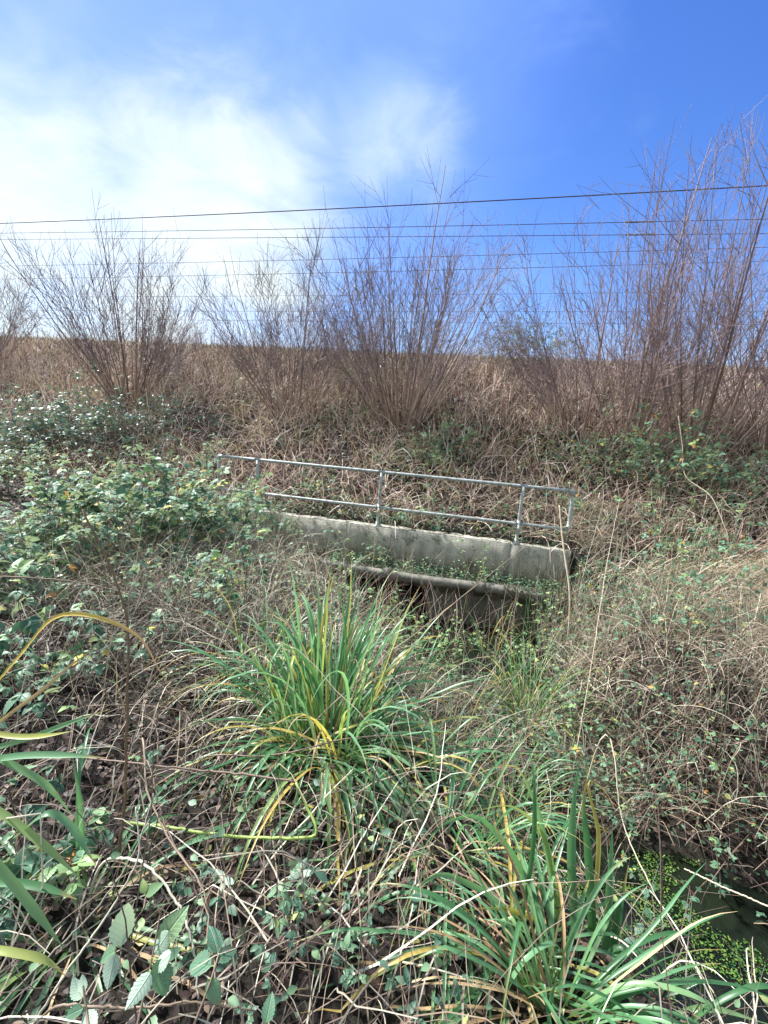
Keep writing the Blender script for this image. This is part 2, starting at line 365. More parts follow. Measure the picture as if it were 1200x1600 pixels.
def simple(name, cols, scale, rough=.8, metal=0., bump=.0, bscale=None, spec=.4, mapscale=None, second=None):
    m, t = new_mat(name); n = tnoise(t, scale, 6, .65, mapscale=mapscale); c = ramp_node(t, cols, n)
    if name == 'weathered_concrete':
        st = tnoise(t, 4.5, 5, .7, mapscale=(2.2, 2.2, .12)); c = mixc(t, rmap(t, st, .5, .68, 0, .6), c, (.17, .165, .13))
        c = mixc(t, rmap(t, tnoise(t, 22, 4, .7), .58, .66, 0, .7), c, (.10, .12, .05))
    if second: c = mixc(t, rmap(t, tnoise(t, second[1], 5, .7), second[2], second[3]), c, second[0])
    b = t.nodes.new('ShaderNodeBsdfPrincipled'); t.links.new(c, b.inputs['Base Color']); b.inputs['Roughness'].default_value = rough
    b.inputs['Metallic'].default_value = metal; b.inputs['Specular IOR Level'].default_value = spec
    if bump:
        bn = t.nodes.new('ShaderNodeBump'); bn.inputs['Strength'].default_value = bump; bn.inputs['Distance'].default_value = .02
        t.links.new(tnoise(t, bscale or scale*3, 6, .7), bn.inputs['Height']); t.links.new(bn.outputs[0], b.inputs['Normal'])
    o = t.nodes.new('ShaderNodeOutputMaterial'); t.links.new(b.outputs[0], o.inputs[0]); return m
M['soil'] = simple('soil', [(.3, (.009, .007, .006)), (.5, (.02, .016, .013)), (.75, (.045, .034, .027))], 6, .9, bump=1, bscale=25, second=((.05, .065, .03), .9, .52, .66))
M['concrete'] = simple('weathered_concrete', [(.3, (.27, .255, .21)), (.5, (.43, .41, .35)), (.7, (.55, .525, .46))], 5.5, .85, bump=.8, bscale=60, second=((.14, .14, .09), 3.3, .56, .68), mapscale=(1, 1, .6))
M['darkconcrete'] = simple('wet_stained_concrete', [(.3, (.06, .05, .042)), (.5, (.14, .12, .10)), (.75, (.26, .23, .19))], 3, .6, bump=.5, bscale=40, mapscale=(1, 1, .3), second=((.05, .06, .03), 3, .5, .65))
M['galv'] = simple('galvanised_steel', [(.3, (.20, .22, .22)), (.5, (.34, .37, .37)), (.7, (.47, .50, .49))], 16, .55, metal=.3, bump=.15, bscale=120, second=((.20, .18, .12), 14, .52, .64))
M['pipe'] = simple('old_pipe', [(.3, (.10, .09, .08)), (.6, (.20, .19, .165))], 8, .6, bump=.2, second=((.07, .08, .05), 5, .5, .7))
M['black'] = simple('dark_wire', [(.3, (.06, .04, .06)), (.7, (.10, .07, .09))], 3, .6)
M['insul'] = simple('brown_insulator', [(.3, (.10, .07, .05)), (.7, (.16, .11, .08))], 3, .4)
def water_mat():
    m, t = new_mat('ditch_water'); b = t.nodes.new('ShaderNodeBsdfPrincipled')
    c = ramp_node(t, [(.35, (.004, .006, .005)), (.7, (.012, .018, .010))], tnoise(t, 4, 4)); t.links.new(c, b.inputs['Base Color'])
    b.inputs['Roughness'].default_value = .08; b.inputs['IOR'].default_value = 1.33
    bn = t.nodes.new('ShaderNodeBump'); bn.inputs['Strength'].default_value = .6; bn.inputs['Distance'].default_value = .02
    t.links.new(tnoise(t, 14, 3), bn.inputs['Height']); t.links.new(bn.outputs[0], b.inputs['Normal'])
    o = t.nodes.new('ShaderNodeOutputMaterial'); t.links.new(b.outputs[0], o.inputs[0]); return m
M['water'] = water_mat()
# ------------------------------------------------------------------ ground and water
def axis_pts(segs):
    out = []
    for a, b, st in segs: out.append(np.arange(a, b, st))
    return np.concatenate(out)
us = axis_pts([(-400, -60, 20), (-60, -20, 2), (-20, -6, .35), (-6, 6, .07), (6, 20, .35), (20, 60, 2), (60, 401, 20)])
vs = axis_pts([(-300, -20, 20), (-20, -2, 1), (-2, 6.2, .08), (6.2, 6.5, .03), (6.5, 14.4, .13), (14.4, 60, 2), (60, 900, 30)])
UU, VV = np.meshgrid(us, vs, indexing='ij'); Z = ground(UU, VV)
Z = Z - 0.12*sst(VV, 14.5, 20)
fine = (np.abs(UU) < 6) & (VV > -2) & (VV < 13)
Z = Z + np.where(fine, np.random.default_rng(1).normal(0, .012, Z.shape), 0)
g = Geo(); a, b = np.meshgrid(np.arange(len(us)-1), np.arange(len(vs)-1), indexing='ij'); q = a*len(vs)+b
g.add(W(UU, VV, Z), f4=np.stack([q, q+len(vs), q+len(vs)+1, q+1], -1).reshape(-1, 4))
tag(g.build('ground', M['soil']), 'dark earth of the ditch banks and the railway embankment', 'ground', kind='structure')
g = Geo(); us_ = np.linspace(-3, 8, 60); vs_ = np.linspace(-1.5, 5.84, 50); A_, B_ = np.meshgrid(us_, vs_, indexing='ij')
a, b = np.meshgrid(np.arange(59), np.arange(49), indexing='ij'); q = a*50+b
g.add(W(A_, B_, np.full(A_.shape, -.90)), f4=np.stack([q, q+50, q+51, q+1], -1).reshape(-1, 4))
tag(g.build('water', M['water']), 'still dark water lying in the bottom of the ditch', 'water', kind='structure')
# ------------------------------------------------------------------ concrete headwall
def box(g, u0, u1, v0, v1, z0, z1, nu=1, rough_=0.0, seed=0):
    rng = np.random.default_rng(seed)
    bev = min(.012, (z1-z0)*.2)
    uu = np.linspace(u0, u1, nu+1)
    prof = [(v0, z0), (v0, z1-bev), (v0+bev, z1), (v1-bev, z1), (v1, z1-bev), (v1, z0)]
    V = np.array([[W(u, v+(rng.normal(0, rough_) if rough_ else 0), z+(rng.normal(0, rough_) if rough_ else 0)) for v, z in prof] for u in uu]).reshape(-1, 3)
    k = 6; f = []
    for i in range(nu):
        for j in range(k):
            a = i*k+j; b = i*k+(j+1) % k; f.append((a, b, b+k, a+k))
    e = nu*k; f3 = []
    for q in range(1, k-1): f3 += [(0, q+1, q), (e, e+q, e+q+1)]
    g.add(V, f4=f, f3=f3)
hw = empty('headwall', W(-1.4, 6.3, 0.0), 'long pale concrete headwall with a ledge across the end of the ditch', 'concrete wall')
g = Geo(); box(g, WL, 0.42, 6.20, 6.46, -.42, WTOP, 40, .004, 1); g.build('wall_slab', M['concrete'], hw, False)
g = Geo(); box(g, 0.424, WR, 6.205, 6.46, -.42, WTOP-.012, 8, .004, 2); g.build('wall_slab', M['concrete'], hw, False)
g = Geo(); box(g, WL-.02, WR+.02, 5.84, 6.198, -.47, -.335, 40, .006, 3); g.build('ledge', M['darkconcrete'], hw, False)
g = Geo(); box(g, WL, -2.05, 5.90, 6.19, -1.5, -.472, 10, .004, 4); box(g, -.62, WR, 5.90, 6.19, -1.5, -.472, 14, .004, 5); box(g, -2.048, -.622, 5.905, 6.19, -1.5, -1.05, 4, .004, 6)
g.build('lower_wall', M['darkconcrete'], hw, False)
# pipe on the ledge
pipe = empty('drain_pipe', W(-1.0, 5.82, -.3), 'old grey pipe lying along the front edge of the concrete ledge', 'pipe')
g = Geo(); s = 24; uu = np.linspace(-2.15, .32, s); P = W(uu, 5.79+.01*np.sin(uu*2), -.335+.012*np.sin(uu*1.7))[None]
tubes(g, P, np.full((1, s), .062), 14); g.build('pipe_barrel', M['pipe'], pipe)
for u0, l_, r_ in ((-1.25, .12, .073), (.02, .12, .073), (.30, .07, .071)):
    g = Geo(); tubes(g, W(np.linspace(u0, u0+l_, 3), 5.79, -.335)[None], np.full((1, 3), r_), 14, cap=u0 < .2); g.build('pipe_collar', M['pipe'], pipe)
# ------------------------------------------------------------------ railing
rail = empty('railing', W(-1.4, 6.33, .2), 'galvanised tubular steel railing standing on top of the concrete wall', 'railing')
RV = 6.30; k_ = RV/6.2
def rtube(name, pts, r=.0225, k=12, mat='galv', parent=rail, cap=True):
    g = Geo(); tubes(g, np.array(pts)[None], np.full((1, len(pts)), r), k, cap=cap); return g.build(name, M[mat], parent)
RL, RR, ZT, ZM = -4.13, 1.13, .995, .475
def along(a, b, n=12): return [a+(b-a)*i/(n-1) for i in range(n)]
rtube('top_rail', along(W(RL, RV, ZT), W(RR, RV, ZT)))
rtube('mid_rail', along(W(RL, RV, ZM), W(RR, RV, ZM)))
for u_ in (RL, RR): rtube('end_upright', along(W(u_, RV, ZM), W(u_, RV, ZT), 4))
for u_ in (-3.46, -1.49, .49): rtube('post', along(W(u_, RV, WTOP), W(u_, RV, ZT), 6))
for u_ in (-3.46, -1.49, .49):
    for z_ in (ZT, ZM):
        g = Geo(); tubes(g, np.array([W(u_-.045, RV, z_), W(u_+.045, RV, z_)])[None], np.full((1, 2), .028), 12, cap=True)
        tubes(g, np.array([W(u_, RV, z_-.06), W(u_, RV, z_+(.0 if z_ == ZT else .045))])[None], np.full((1, 2), .028), 12, cap=True)
        g.build('tee_joint', M['galv'], rail)
    g = Geo(); tubes(g, np.array([W(u_, RV, WTOP-.005), W(u_, RV, WTOP+.012)])[None], np.full((1, 2), .055), 16, cap=True)
    tubes(g, np.array([W(u_, RV, WTOP), W(u_, RV, WTOP+.06)])[None], np.full((1, 2), .03), 12, cap=True); g.build('base_flange', M['galv'], rail)
for u_, sg in ((RL, 1), (RR, -1)):
    for z_, sz in ((ZT, -1), (ZM, 1)):
        g = Geo(); tubes(g, np.array([W(u_+sg*.06, RV, z_), W(u_+sg*.012, RV, z_), W(u_, RV, z_+sz*.012), W(u_, RV, z_+sz*.06)])[None], np.full((1, 4), .028), 12, cap=True)
        g.build('elbow_joint', M['galv'], rail)
# ------------------------------------------------------------------ overhead wires
def wire(label, p1, p2, v, r, sag=0.3, ins=None):
    A, B = atv(*p1, v), atv(*p2, v); ua, ub = A @ UD, B @ UD
    zs = lambda u: A[2]+(B[2]-A[2])*(u-ua)/(ub-ua)-sag*(1-((u-(ua+ub)/2)/((ub-ua)/2))**2)*.5
    u = np.linspace(-46, 26, 60); mid = (ua+ub)/2
    zl = A[2]+(B[2]-A[2])*(u-ua)/(ub-ua) - sag*.5 + sag*.5*((u-mid)/((ub-ua)/2))**2*np.where(np.abs(u-mid) < 24, 1, 1)
    P = W(u, v, zl); o = empty('overhead_wire', W(-46, v, zl[0]), label, 'wire', 'overhead wires above the embankment')
    g = Geo(); tubes(g, P[None], np.full((1, 60), r), 6); g.build('wire_strand', M['black'], o)
    if ins is not None:
        ui = ins; zi = np.interp(ui, u, zl); g = Geo(); us2 = np.linspace(ui-.55, ui+.55, 45)
        rr = .024+.02*(np.arange(45) % 3 == 1); tubes(g, W(us2, v, np.interp(us2, u, zl))[None], rr[None], 10, cap=True); g.build('insulator', M['insul'], o)
ui = atv(1000, 344, 22) @ UD; ui2 = atv(1000, 367, 22) @ UD
wire('thick dark cable, the uppermost of the overhead wires, rising to the right', (0, 349), (1200, 290), 17, .018, .12)
wire('second overhead wire from the top, with a brown insulator at the right shrub', (100, 363), (900, 349), 22, .014, .05, ui)
wire('third overhead wire from the top, nearly level, with a brown insulator', (0, 374), (1200, 365), 22, .013, .03, ui2)
wire('fourth overhead wire from the top, thin, crossing behind the middle shrub', (300, 410), (900, 395), 24, .011, .03)
wire('fifth overhead wire from the top, thin, just under the fourth', (290, 431), (840, 418), 24, .011, .03)
wire('sixth overhead wire from the top, faint, low behind the bare twigs', (310, 463), (820, 459), 28, .009, .02)
wire('seventh overhead wire from the top, faint, close over the embankment', (300, 486), (860, 487), 28, .009, .02)
wire('lowest overhead wire, barely clear of the embankment crest', (300, 500), (860, 505), 30, .009, .02)
# ------------------------------------------------------------------ coppiced shrubs
def shrub(px, py, v, H, nst, spread, seed, label, r0=.016, lean=0.0, twn=20, ivy=0, sub=2):
    H *= .91; spread *= 1.22
    rng = np.random.default_rng(seed); nst = int(nst*2.3); twn = int(twn*.62)
    u = float(atv(px, py, v) @ UD); z = float(ground(u, v)); B = W(u, v, z)
    o = empty('bare_shrub', B, label, 'shrub', 'bare shrubs on the embankment')
    az = rng.random(nst)*2*math.pi; rad = rng.random(nst)**.5*.42
    base = B+np.stack([rad*np.cos(az), rad*np.sin(az), np.full(nst, -.06)], -1)
    d = azdir(rng, nst, 2, spread, az, .8)+np.array([lean, 0, 0])
    tl = np.arccos(np.clip(nrm(d)[:, 2], -1, 1))
    Ln = H*(rng.uniform(.6, 1.08, nst))*(1-.22*tl); Ln[0] = H*(1.06 if seed in (14, 16) else .9); d[0] = (lean*.5+.06, 0, 1)
    s = 14; P = strands(rng, base, d, Ln, s, -.21, .018, None)
    R0 = r0*rng.uniform(.4, 1.0, nst)*(Ln/H)*np.where(rng.random(nst) < .12, 1.7, 1); R0[0] = r0*1.8
    R = R0[:, None]*np.linspace(1, .16, s)[None]**.9
    g = Geo(); tubes(g, P, R, 5, rng=rng); g.build('stems', M['stem'], o)
    # side twigs
    n = nst*twn; i = np.repeat(np.arange(nst), twn); tt = .30+.62*rng.random(n)**1.0
    def at(Pp, idx, t):
        x = t*(Pp.shape[1]-1); k = np.minimum(x.astype(int), Pp.shape[1]-2); fr = (x-k)[:, None]
        return Pp[idx, k]*(1-fr)+Pp[idx, k+1]*fr, nrm(Pp[idx, k+1]-Pp[idx, k])
    p, T = at(P, i, tt)
    sdv = nrm(np.cross(T, rng.normal(0, 1, (n, 3)))); an = np.radians(rng.uniform(18, 52, n))[:, None]
    d2 = T*np.cos(an)+sdv*np.sin(an); L2 = Ln[i]*rng.uniform(.12, .34, n)*(1.1-tt*.5)
    P2 = strands(rng, p, d2, L2, 7, -.12, .02, None)
    g = Geo(); tubes(g, P2, .0048*np.linspace(1, .4, 7)[None]*rng.uniform(.65, 1.2, (n, 1)), 3, rng=rng)
    m = n*sub; i2 = np.repeat(np.arange(n), sub); t2 = rng.uniform(.1, .9, m); p3, T3 = at(P2, i2, t2)
    sdv = nrm(np.cross(T3, rng.normal(0, 1, (m, 3)))); an = np.radians(rng.uniform(22, 55, m))[:, None]
    P3 = strands(rng, p3, T3*np.cos(an)+sdv*np.sin(an), L2[i2]*rng.uniform(.2, .65, m), 4, -.1, .03, None)
    tubes(g, P3, .0031*np.linspace(1, .6, 4)[None]*np.ones((m, 1)), 3, rng=rng)
    g.build('twigs', M['twig'], o)
    if ivy:
        k = rng.integers(0, n, ivy); c = P2[k, 3]; keep = (c[:, 2] < B[2]+H*.62); c = c[keep]; nn_ = len(c)
        g = Geo(); leaves(g, LEAF_LOW, c, rng.normal(0, 1, (nn_, 3)), rng.normal(0, .5, (nn_, 3))+np.array([0, 0, 1.]), rng.uniform(.04, .075, nn_), rng=rng); g.build('leaves', M['ivy'], o)
    return o
shrub(-45, 600, 10.2, 4.9, 30, 34, 11, 'bare twiggy shrub cut off by the left edge of the photo', ivy=60)
shrub(205, 640, 9.6, 4.75, 46, 42, 12, 'broad fan shaped bare shrub growing above the dark green bramble patch at left', ivy=40)
shrub(335, 560, 12.3, 1.9, 18, 40, 21, 'low sparse bare shrub on the crest between the broad left shrub and the next', r0=.008, twn=9)
shrub(452, 645, 9.6, 4.1, 38, 36, 13, 'bare shrub with a drooping top, left neighbour of the tall middle shrub', r0=.013)
shrub(628, 655, 9.4, 5.0, 50, 38, 14, 'tall bare shrub behind the middle of the railing with one thick leading stem', r0=.017, ivy=45)
shrub(545, 600, 11.0, 3.2, 20, 30, 22, 'slender bare shrub tucked behind the tall middle shrub on its left', r0=.009, twn=12)
shrub(790, 560, 13.2, 1.6, 20, 38, 23, 'small misty bare shrub on the crest right of the middle shrub', r0=.007, twn=10)
shrub(915, 640, 9.6, 4.6, 38, 46, 15, 'leftmost of the big bare shrubs on the right, above the railing end', r0=.013, twn=18)
shrub(1000, 660, 9.4, 5.3, 28, 46, 16, 'tallest bare shrub on the right with reddish stems over green brambles', r0=.019, lean=.05, ivy=60)
shrub(1100, 640, 9.3, 5.6, 22, 36, 17, 'dense bare shrub filling the right edge beside the tallest one', r0=.019, lean=.08)
shrub(1215, 640, 9.6, 5.8, 22, 38, 18, 'bare shrub whose stems lean in from beyond the right edge', r0=.017)
shrub(1290, 640, 9.2, 5.6, 9, 38, 19, 'outermost bare shrub at right, only its left twigs in view', r0=.015)
# ------------------------------------------------------------------ scatter helpers
def inpoly(x, y, poly):
    c = np.zeros(x.shape, bool); n = len(poly); j = n-1
    for i in range(n):
        xi, yi = poly[i]; xj, yj = poly[j]
        m = ((yi > y) != (yj > y)) & (x < (xj-xi)*(y-yi)/(yj-yi+1e-9)+xi); c ^= m; j = i
    return c
def scatter(rng, n, u0, u1, v0, v1, dens=None):
    u = rng.uniform(u0, u1, n); v = rng.uniform(v0, v1, n)
    P = W(u, v, surf(u, v)); x, y, d = proj(P)
    k = (d > .25) & (x > -250) & (x < 1450) & (y < 2300)
    if dens is not None: k &= rng.random(n) < dens(u, v, x, y, d)
    return P[k], u[k], v[k], x[k], y[k]
def patch(u, v, f=1.0, ph=0.0):
    return .5+.5*np.sin(u*1.9*f+ph+1.7*np.sin(v*1.1*f+ph))*np.sin(v*2.3*f-ph+1.3*np.sin(u*1.3*f))
def onwall(u, v): return (u > WL-.1) & (u < WR+.1) & (v > 5.7) & (v < 6.5)
# --- leaf litter
rng = np.random.default_rng(100); g = Geo()
P, u, v, x, y = scatter(rng, 150000, -19, 12, 0.2, 13.9, lambda u, v, x, y, d: np.where(v < 6, .9, .75)*(1-onwall(u, v)*.85)*np.where(surf(u, v) < -.88, 0, 1))
n = len(P); leaves(g, LEAF_LOW, P+np.array([0, 0, .008])+rng.uniform(0, .03, (n, 1))*np.array([0, 0, 1]), rng.normal(0, 1, (n, 3))*[1, 1, .35], rng.normal(0, .45, (n, 3))+[0, 0, 1.], np.clip(.012+.007*np.linalg.norm(P-CAM, axis=1), .02, .07)*rng.uniform(.7, 1.4, n), rng=rng)
tag(g.build('leaf_litter', M['litter']), 'brown dead leaves littering the banks', 'leaf litter', kind='stuff')
rng = np.random.default_rng(130); g = Geo()
P, u, v, x, y = scatter(rng, 42000, -3.5, 4, 0.2, 4.2, lambda u, v, x, y, d: np.where(surf(u, v) < -.88, 0, 1)*np.ones(u.shape)); n = len(P)
leaves(g, LEAF_MID, P+rng.uniform(.005, .05, (n, 1))*np.array([0, 0, 1]), rng.normal(0, 1, (n, 3))*[1, 1, .5], rng.normal(0, .6, (n, 3))+[0, 0, 1.], rng.uniform(.015, .045, n), r=rng.random(n)**2.2, rng=rng)
tag(g.build('leaf_litter', M['litter']), 'small curled dead leaves between the foreground plants', 'leaf litter', kind='stuff')
# --- dead grass of the near banks
def dead_grass(name, mat, seed, n, box_, dens, lo, hi, wd, tilt, grav, label, s=7, az=None, kink=.1, lift=.0, ww=.16):
    rng = np.random.default_rng(seed); P, u, v, x, y = scatter(rng, n, *box_, dens); n = len(P)
    a = None if az is None else az(u, v)+rng.normal(0, .4, n)+.6*np.sin(u*1.3+v*2.1)
    d = azdir(rng, n, *tilt, a); Ln = rng.uniform(lo, hi, n)*rng.uniform(.6, 1, n)
    P = P+np.array([0, 0, 1])*rng.uniform(-.01, lift+.01, (n, 1))
    S = strands(rng, P, d, Ln, s, grav*rng.uniform(.1, 1.2, n), ww*.6, .012, kink)
    g = Geo(); ribbons(g, S, taper(n, s, wd*rng.uniform(.6, 1.4, n), .3), rng=rng)
    o = tag(g.build(name, M[mat]), label, 'dead grass', kind='stuff'); return o
def hitp(x, y):
    d = ray(x, y); ts = np.linspace(.4, 9, 900); Q = CAM+ts[:, None]*d; return Q[np.argmax(Q[:, 2] < surfP(Q))]
CLUMPS = [(hitp(x, y), r) for x, y, r in ((510, 1170, .42), (610, 1210, .25), (790, 1260, .3), (820, 1120, .25), (800, 1500, .25), (890, 1600, .3))]
def notwater(u, v):
    k = np.where(surf(u, v) < -.86, 0.0, 1.0)*np.where((u > -1.9) & (u < .95) & (v > 4.0) & (v < 5.9), .12, 1.0)
    for c, r in CLUMPS: k = k*np.where(np.hypot(u-c @ UD, v-c @ VD) < r, .12, 1.0)
    return k
dead_grass('dead_grass', 'greystraw', 101, 34000, (-5, 6, .3, 5.7), lambda u, v, x, y, d: notwater(u, v)*np.where((u < .3) & (v < 2.2), .35, 1)*(.35+.65*patch(u, v, 1.3, 2.0)),
           .25, .75, .0048, (10, 85), 1.0, 'tangle of grey dead grass stems over the near banks of the ditch', s=8, lift=.12)
dead_grass('dead_grass', 'straw', 102, 9000, (-5, 6, 1.5, 5.8), lambda u, v, x, y, d: notwater(u, v)*(patch(u, v, .7, .4) > .42)*.9*np.where(u > .6, 1.0, .6),
           .3, .9, .0045, (10, 75), 1.1, 'pale straw coloured grass blades lying over the tangle', s=8, lift=.2)
dead_grass('dead_grass', 'straw', 103, 22000, (-2, 7.5, 4.0, 8.5), lambda u, v, x, y, d: notwater(u, v)*(1-onwall(u, v)*.96)*(patch(u, v, .8, 2.4) > .5)*np.where(u > 1.0, 1.0, .3),
           .3, .9, .008, (30, 85), 1.0, 'thick mat of pale dead grass on the slope right of the railing', s=6, az=lambda u, v: np.full(u.shape, -.9), lift=.1)
dead_grass('dead_stems', 'pinkstraw', 104, 50000, (-17, 11, 6.45, 13.3), lambda u, v, x, y, d: .35+.65*patch(u, v, .55, 1.0),
           .3, .95, .013, (15, 85), .8, 'reddish brown dead stems matted over the embankment slope', s=6, lift=.08, ww=.2)
dead_grass('dead_stalks', 'pinkstraw', 105, 12000, (-18, 11, 9.2, 13.6), lambda u, v, x, y, d: .25+.75*patch(u, v, .8, 3.0),
           .5, 1.25, .009, (0, 28), .15, 'upright brown dead stalks standing below the embankment crest', s=6, kink=.05, ww=.08)
dead_grass('dead_grass', 'straw', 106, 9000, (-15, 10, 6.5, 10.5), lambda u, v, x, y, d: (patch(u, v, .75, 5.0) > .5)*.9,
           .3, .9, .011, (20, 80), 1.0, 'pale dead grass tufts drooping down the lower embankment', s=7, az=lambda u, v: np.full(u.shape, -1.8), ww=.14)
dead_grass('dead_stalks', 'straw', 108, 900, (0, 6, 2.6, 8), lambda u, v, x, y, d: notwater(u, v)*(1-onwall(u, v))*np.where(u > .9, 1, .15), .6, 1.2, .0050, (0, 40), .25, 'thin tall pale stalks standing on the right bank', s=7, kink=.12, ww=.06)
dead_grass('dead_stalks', 'greystraw', 109, 700, (-4.5, 0, 1.8, 6), lambda u, v, x, y, d: notwater(u, v)*(1-onwall(u, v)), .5, 1.0, .0045, (0, 45), .25, 'thin grey stalks standing among the brambles on the left bank', s=7, kink=.12, ww=.07)
dead_grass('woody_tangle', 'cane', 120, 9000, (.9, 6, 1.6, 4.6), lambda u, v, x, y, d: notwater(u, v), .3, .9, .0042, (10, 85), .7, 'dark woody twigs tangled on the slope above the water', s=7, kink=.1, ww=.12, lift=.1)
dead_grass('woody_tangle', 'cane', 121, 7000, (-5, .9, .5, 5.6), lambda u, v, x, y, d: notwater(u, v), .3, .9, .0038, (10, 85), .7, 'dark thin bramble stems tangled over the left bank', s=7, kink=.1, ww=.12, lift=.1)
def stalks_at(name, mat, seed, n, box_, lo, hi, tilt, label, wd=.005, zoff=0.):
    rng = np.random.default_rng(seed); u = rng.uniform(box_[0], box_[1], n); v = rng.uniform(box_[2], box_[3], n); P = W(u, v, surf(u, v)+zoff)
    S = strands(rng, P, azdir(rng, n, *tilt), rng.uniform(lo, hi, n), 8, rng.uniform(.1, .6, n), .06, None)
    g = Geo(); ribbons(g, S, taper(n, 8, wd*rng.uniform(.6, 1.3, n), .3), rng=rng); tag(g.build(name, M[mat]), label, 'dead grass', kind='stuff')
stalks_at('dead_stalks', 'straw', 140, 170, (WL, WR, 5.83, 6.15), .25, .75, (0, 35), 'thin pale stalks growing from the concrete ledge in front of the wall')
stalks_at('dead_stalks', 'pinkstraw', 141, 260, (-2.4, 1.3, 4.6, 5.75), .7, 1.3, (0, 35), 'thin brown stalks rising out of the ditch in front of the wall')
stalks_at('dead_stalks', 'greystraw', 142, 420, (-4.2, -1.6, 4.8, 6.0), .5, 1.1, (5, 55), 'grey dead stems leaning over the left end of the wall')
stalks_at('dead_stalks', 'greystraw', 143, 240, (.8, 1.7, 5.0, 6.6), .5, 1.1, (0, 45), 'dead stems crowding the right end of the wall')
# --- short grass along the crest
rng = np.random.default_rng(107); g = Geo()
P, u, v, x, y = scatter(rng, 60000, -24, 13, 12.2, 14.3, None); n = len(P)
S = strands(rng, P, azdir(rng, n, 0, 50), rng.uniform(.05, .16, n), 3, .4, .1, None); ribbons(g, S, taper(n, 3, .011, .2), rng=rng)
tag(g.build('crest_grass', M['grass']), 'short rough grass along the crest of the embankment', 'grass', kind='stuff')
# --- ground leaves
def ground_leaves(name, mat, seed, n, box_, dens, sz, h, label, tmpl=LEAF_LOW, tri=False):
    rng = np.random.default_rng(seed); P, u, v, x, y = scatter(rng, n, *box_, dens); n = len(P); g = Geo()
    P = P+np.array([0, 0, 1])*(h*rng.random((n, 1))**1.4+.01); s_ = rng.uniform(*sz, n)
    if tri: trifoliate(g, tmpl, P, rng.normal(0, 1, (n, 3))*[1, 1, .2], s_, rng)
    else: leaves(g, tmpl, P, rng.normal(0, 1, (n, 3))*[1, 1, .3], rng.normal(0, .45, (n, 3))+[0, -.25, 1.], s_, rng=rng)
    return tag(g.build(name, M[mat]), label, 'ground cover', kind='stuff')
ground_leaves('ground_ivy', 'ivy', 110, 60000, (-5, 6, .3, 6), lambda u, v, x, y, d: notwater(u, v)*(.15+.85*(patch(u, v, 1.1, .9) > .45))*np.where(u < 0, .9, 1.0)*np.where(v < 2.3, .22, 1), (.014, .044), .28, 'small green leaves of low creeping plants on the near banks', LEAF_MID)
ground_leaves('ground_ivy', 'ivy', 111, 26000, (-16, 10, 6.5, 12.5), lambda u, v, x, y, d: ((patch(u, v, .7, 4.0) > .62)*.9+.08)*np.where(v > 10, .5, 1), (.035, .075), .4, 'scattered green creeping leaves on the embankment slope', LEAF_LOW, True)
ground_leaves('ground_ivy', 'ivy', 112, 9000, (WL, WR+.2, 5.78, 6.6), lambda u, v, x, y, d: np.where((v < 6.19), .75*(patch(u, v, 1.5, 1.0) > .3), .5*(v > 6.42)), (.02, .055), .14, 'tiny leaves and moss creeping along the concrete ledge', LEAF_LOW)
ground_leaves('water_weed', 'weed', 113, 90000, (-.4, 4, .8, 3.2), lambda u, v, x, y, d: (surf(u, v) < -.8)*(patch(u, v, 2.2, .3) > .42)*(patch(u, v, 6.2, 1.3) > .3), (.006, .020), .04, 'bright green weed floating on the ditch water', LEAF_LOW)
o = bpy.data.objects['water_weed']; me = o.data; co = np.empty(len(me.vertices)*3, np.float32); me.vertices.foreach_get('co', co); co = co.reshape(-1, 3)
co[:, 2] = np.maximum(-.895, -.895+(co[:, 2]-co[:, 2].min())*.05*np.random.default_rng(5).random(len(co))); me.vertices.foreach_set('co', co.ravel()); me.update()
# ------------------------------------------------------------------ sedge clumps
def sedge(px, py, zoff, label, seed, nb=110, L=(.6, 1.1), tilt=55, wd=.013, dead=14, R=.12, grav=1.15, at=None, pw=.8, s=14):
    rng = np.random.default_rng(seed)
    if at is None:
        d = ray(px, py); ts = np.linspace(.4, 9, 900); Q = CAM+ts[:, None]*d; hit = np.argmax(Q[:, 2] < surfP(Q)+zoff); B = Q[hit].copy()
    else: B = W(at[0], at[1], 0.)
    B[2] = float(surfP(B[None])[0])
    o = empty('sedge_clump', B, label, 'sedge', 'sedge clumps along the ditch')
    def blades(n, tl, LL, w, gr):
        az = rng.random(n)*2*math.pi; rr = rng.random(n)**.6*R
        b = B+np.stack([rr*np.cos(az), rr*np.sin(az), np.full(n, -.03)], -1)
        d = azdir(rng, n, 4, tl, az+rng.normal(0, .3, n), pw)
        S = strands(rng, b, d, rng.uniform(*LL, n), s, gr*rng.uniform(.3, 1.25, n), .035, .02, .22)
        return S, nrm(np.cross(d, [0, 0, 1.]))
    S, sdv = blades(nb, tilt, L, wd, grav); g = Geo()
    prof = np.minimum(1, np.linspace(.55, 1.6, s))*np.minimum(1, (1.02-np.linspace(0, 1, s))*3.0)
    ribbons(g, S, wd*rng.uniform(.65, 1.2, (nb, 1))*prof[None], side=sdv, fold=.45, rng=rng); g.build('green_blades', M['sedge'], o)
    S, sdv = blades(dead, tilt+25, (L[0]*.6, L[1]*.9), wd*.8, grav*1.6); g = Geo()
    ribbons(g, S, wd*.75*rng.uniform(.5, 1.1, (dead, 1))*prof[None], side=sdv, fold=.5, rng=rng); g.build('withered_blades', M['sedgedead'], o)
    return o
sedge(510, 1170, 0, 'large dense green sedge clump in the middle of the photo, below the headwall', 201, 260, (.45, .98), 36, .0145, 44, .19, 1.35, pw=1.1)
sedge(610, 1210, 0, 'sprawling sedge clump drooping right of the large middle clump', 202, 60, (.4, .75), 70, .012, 12, .14, 1.5)
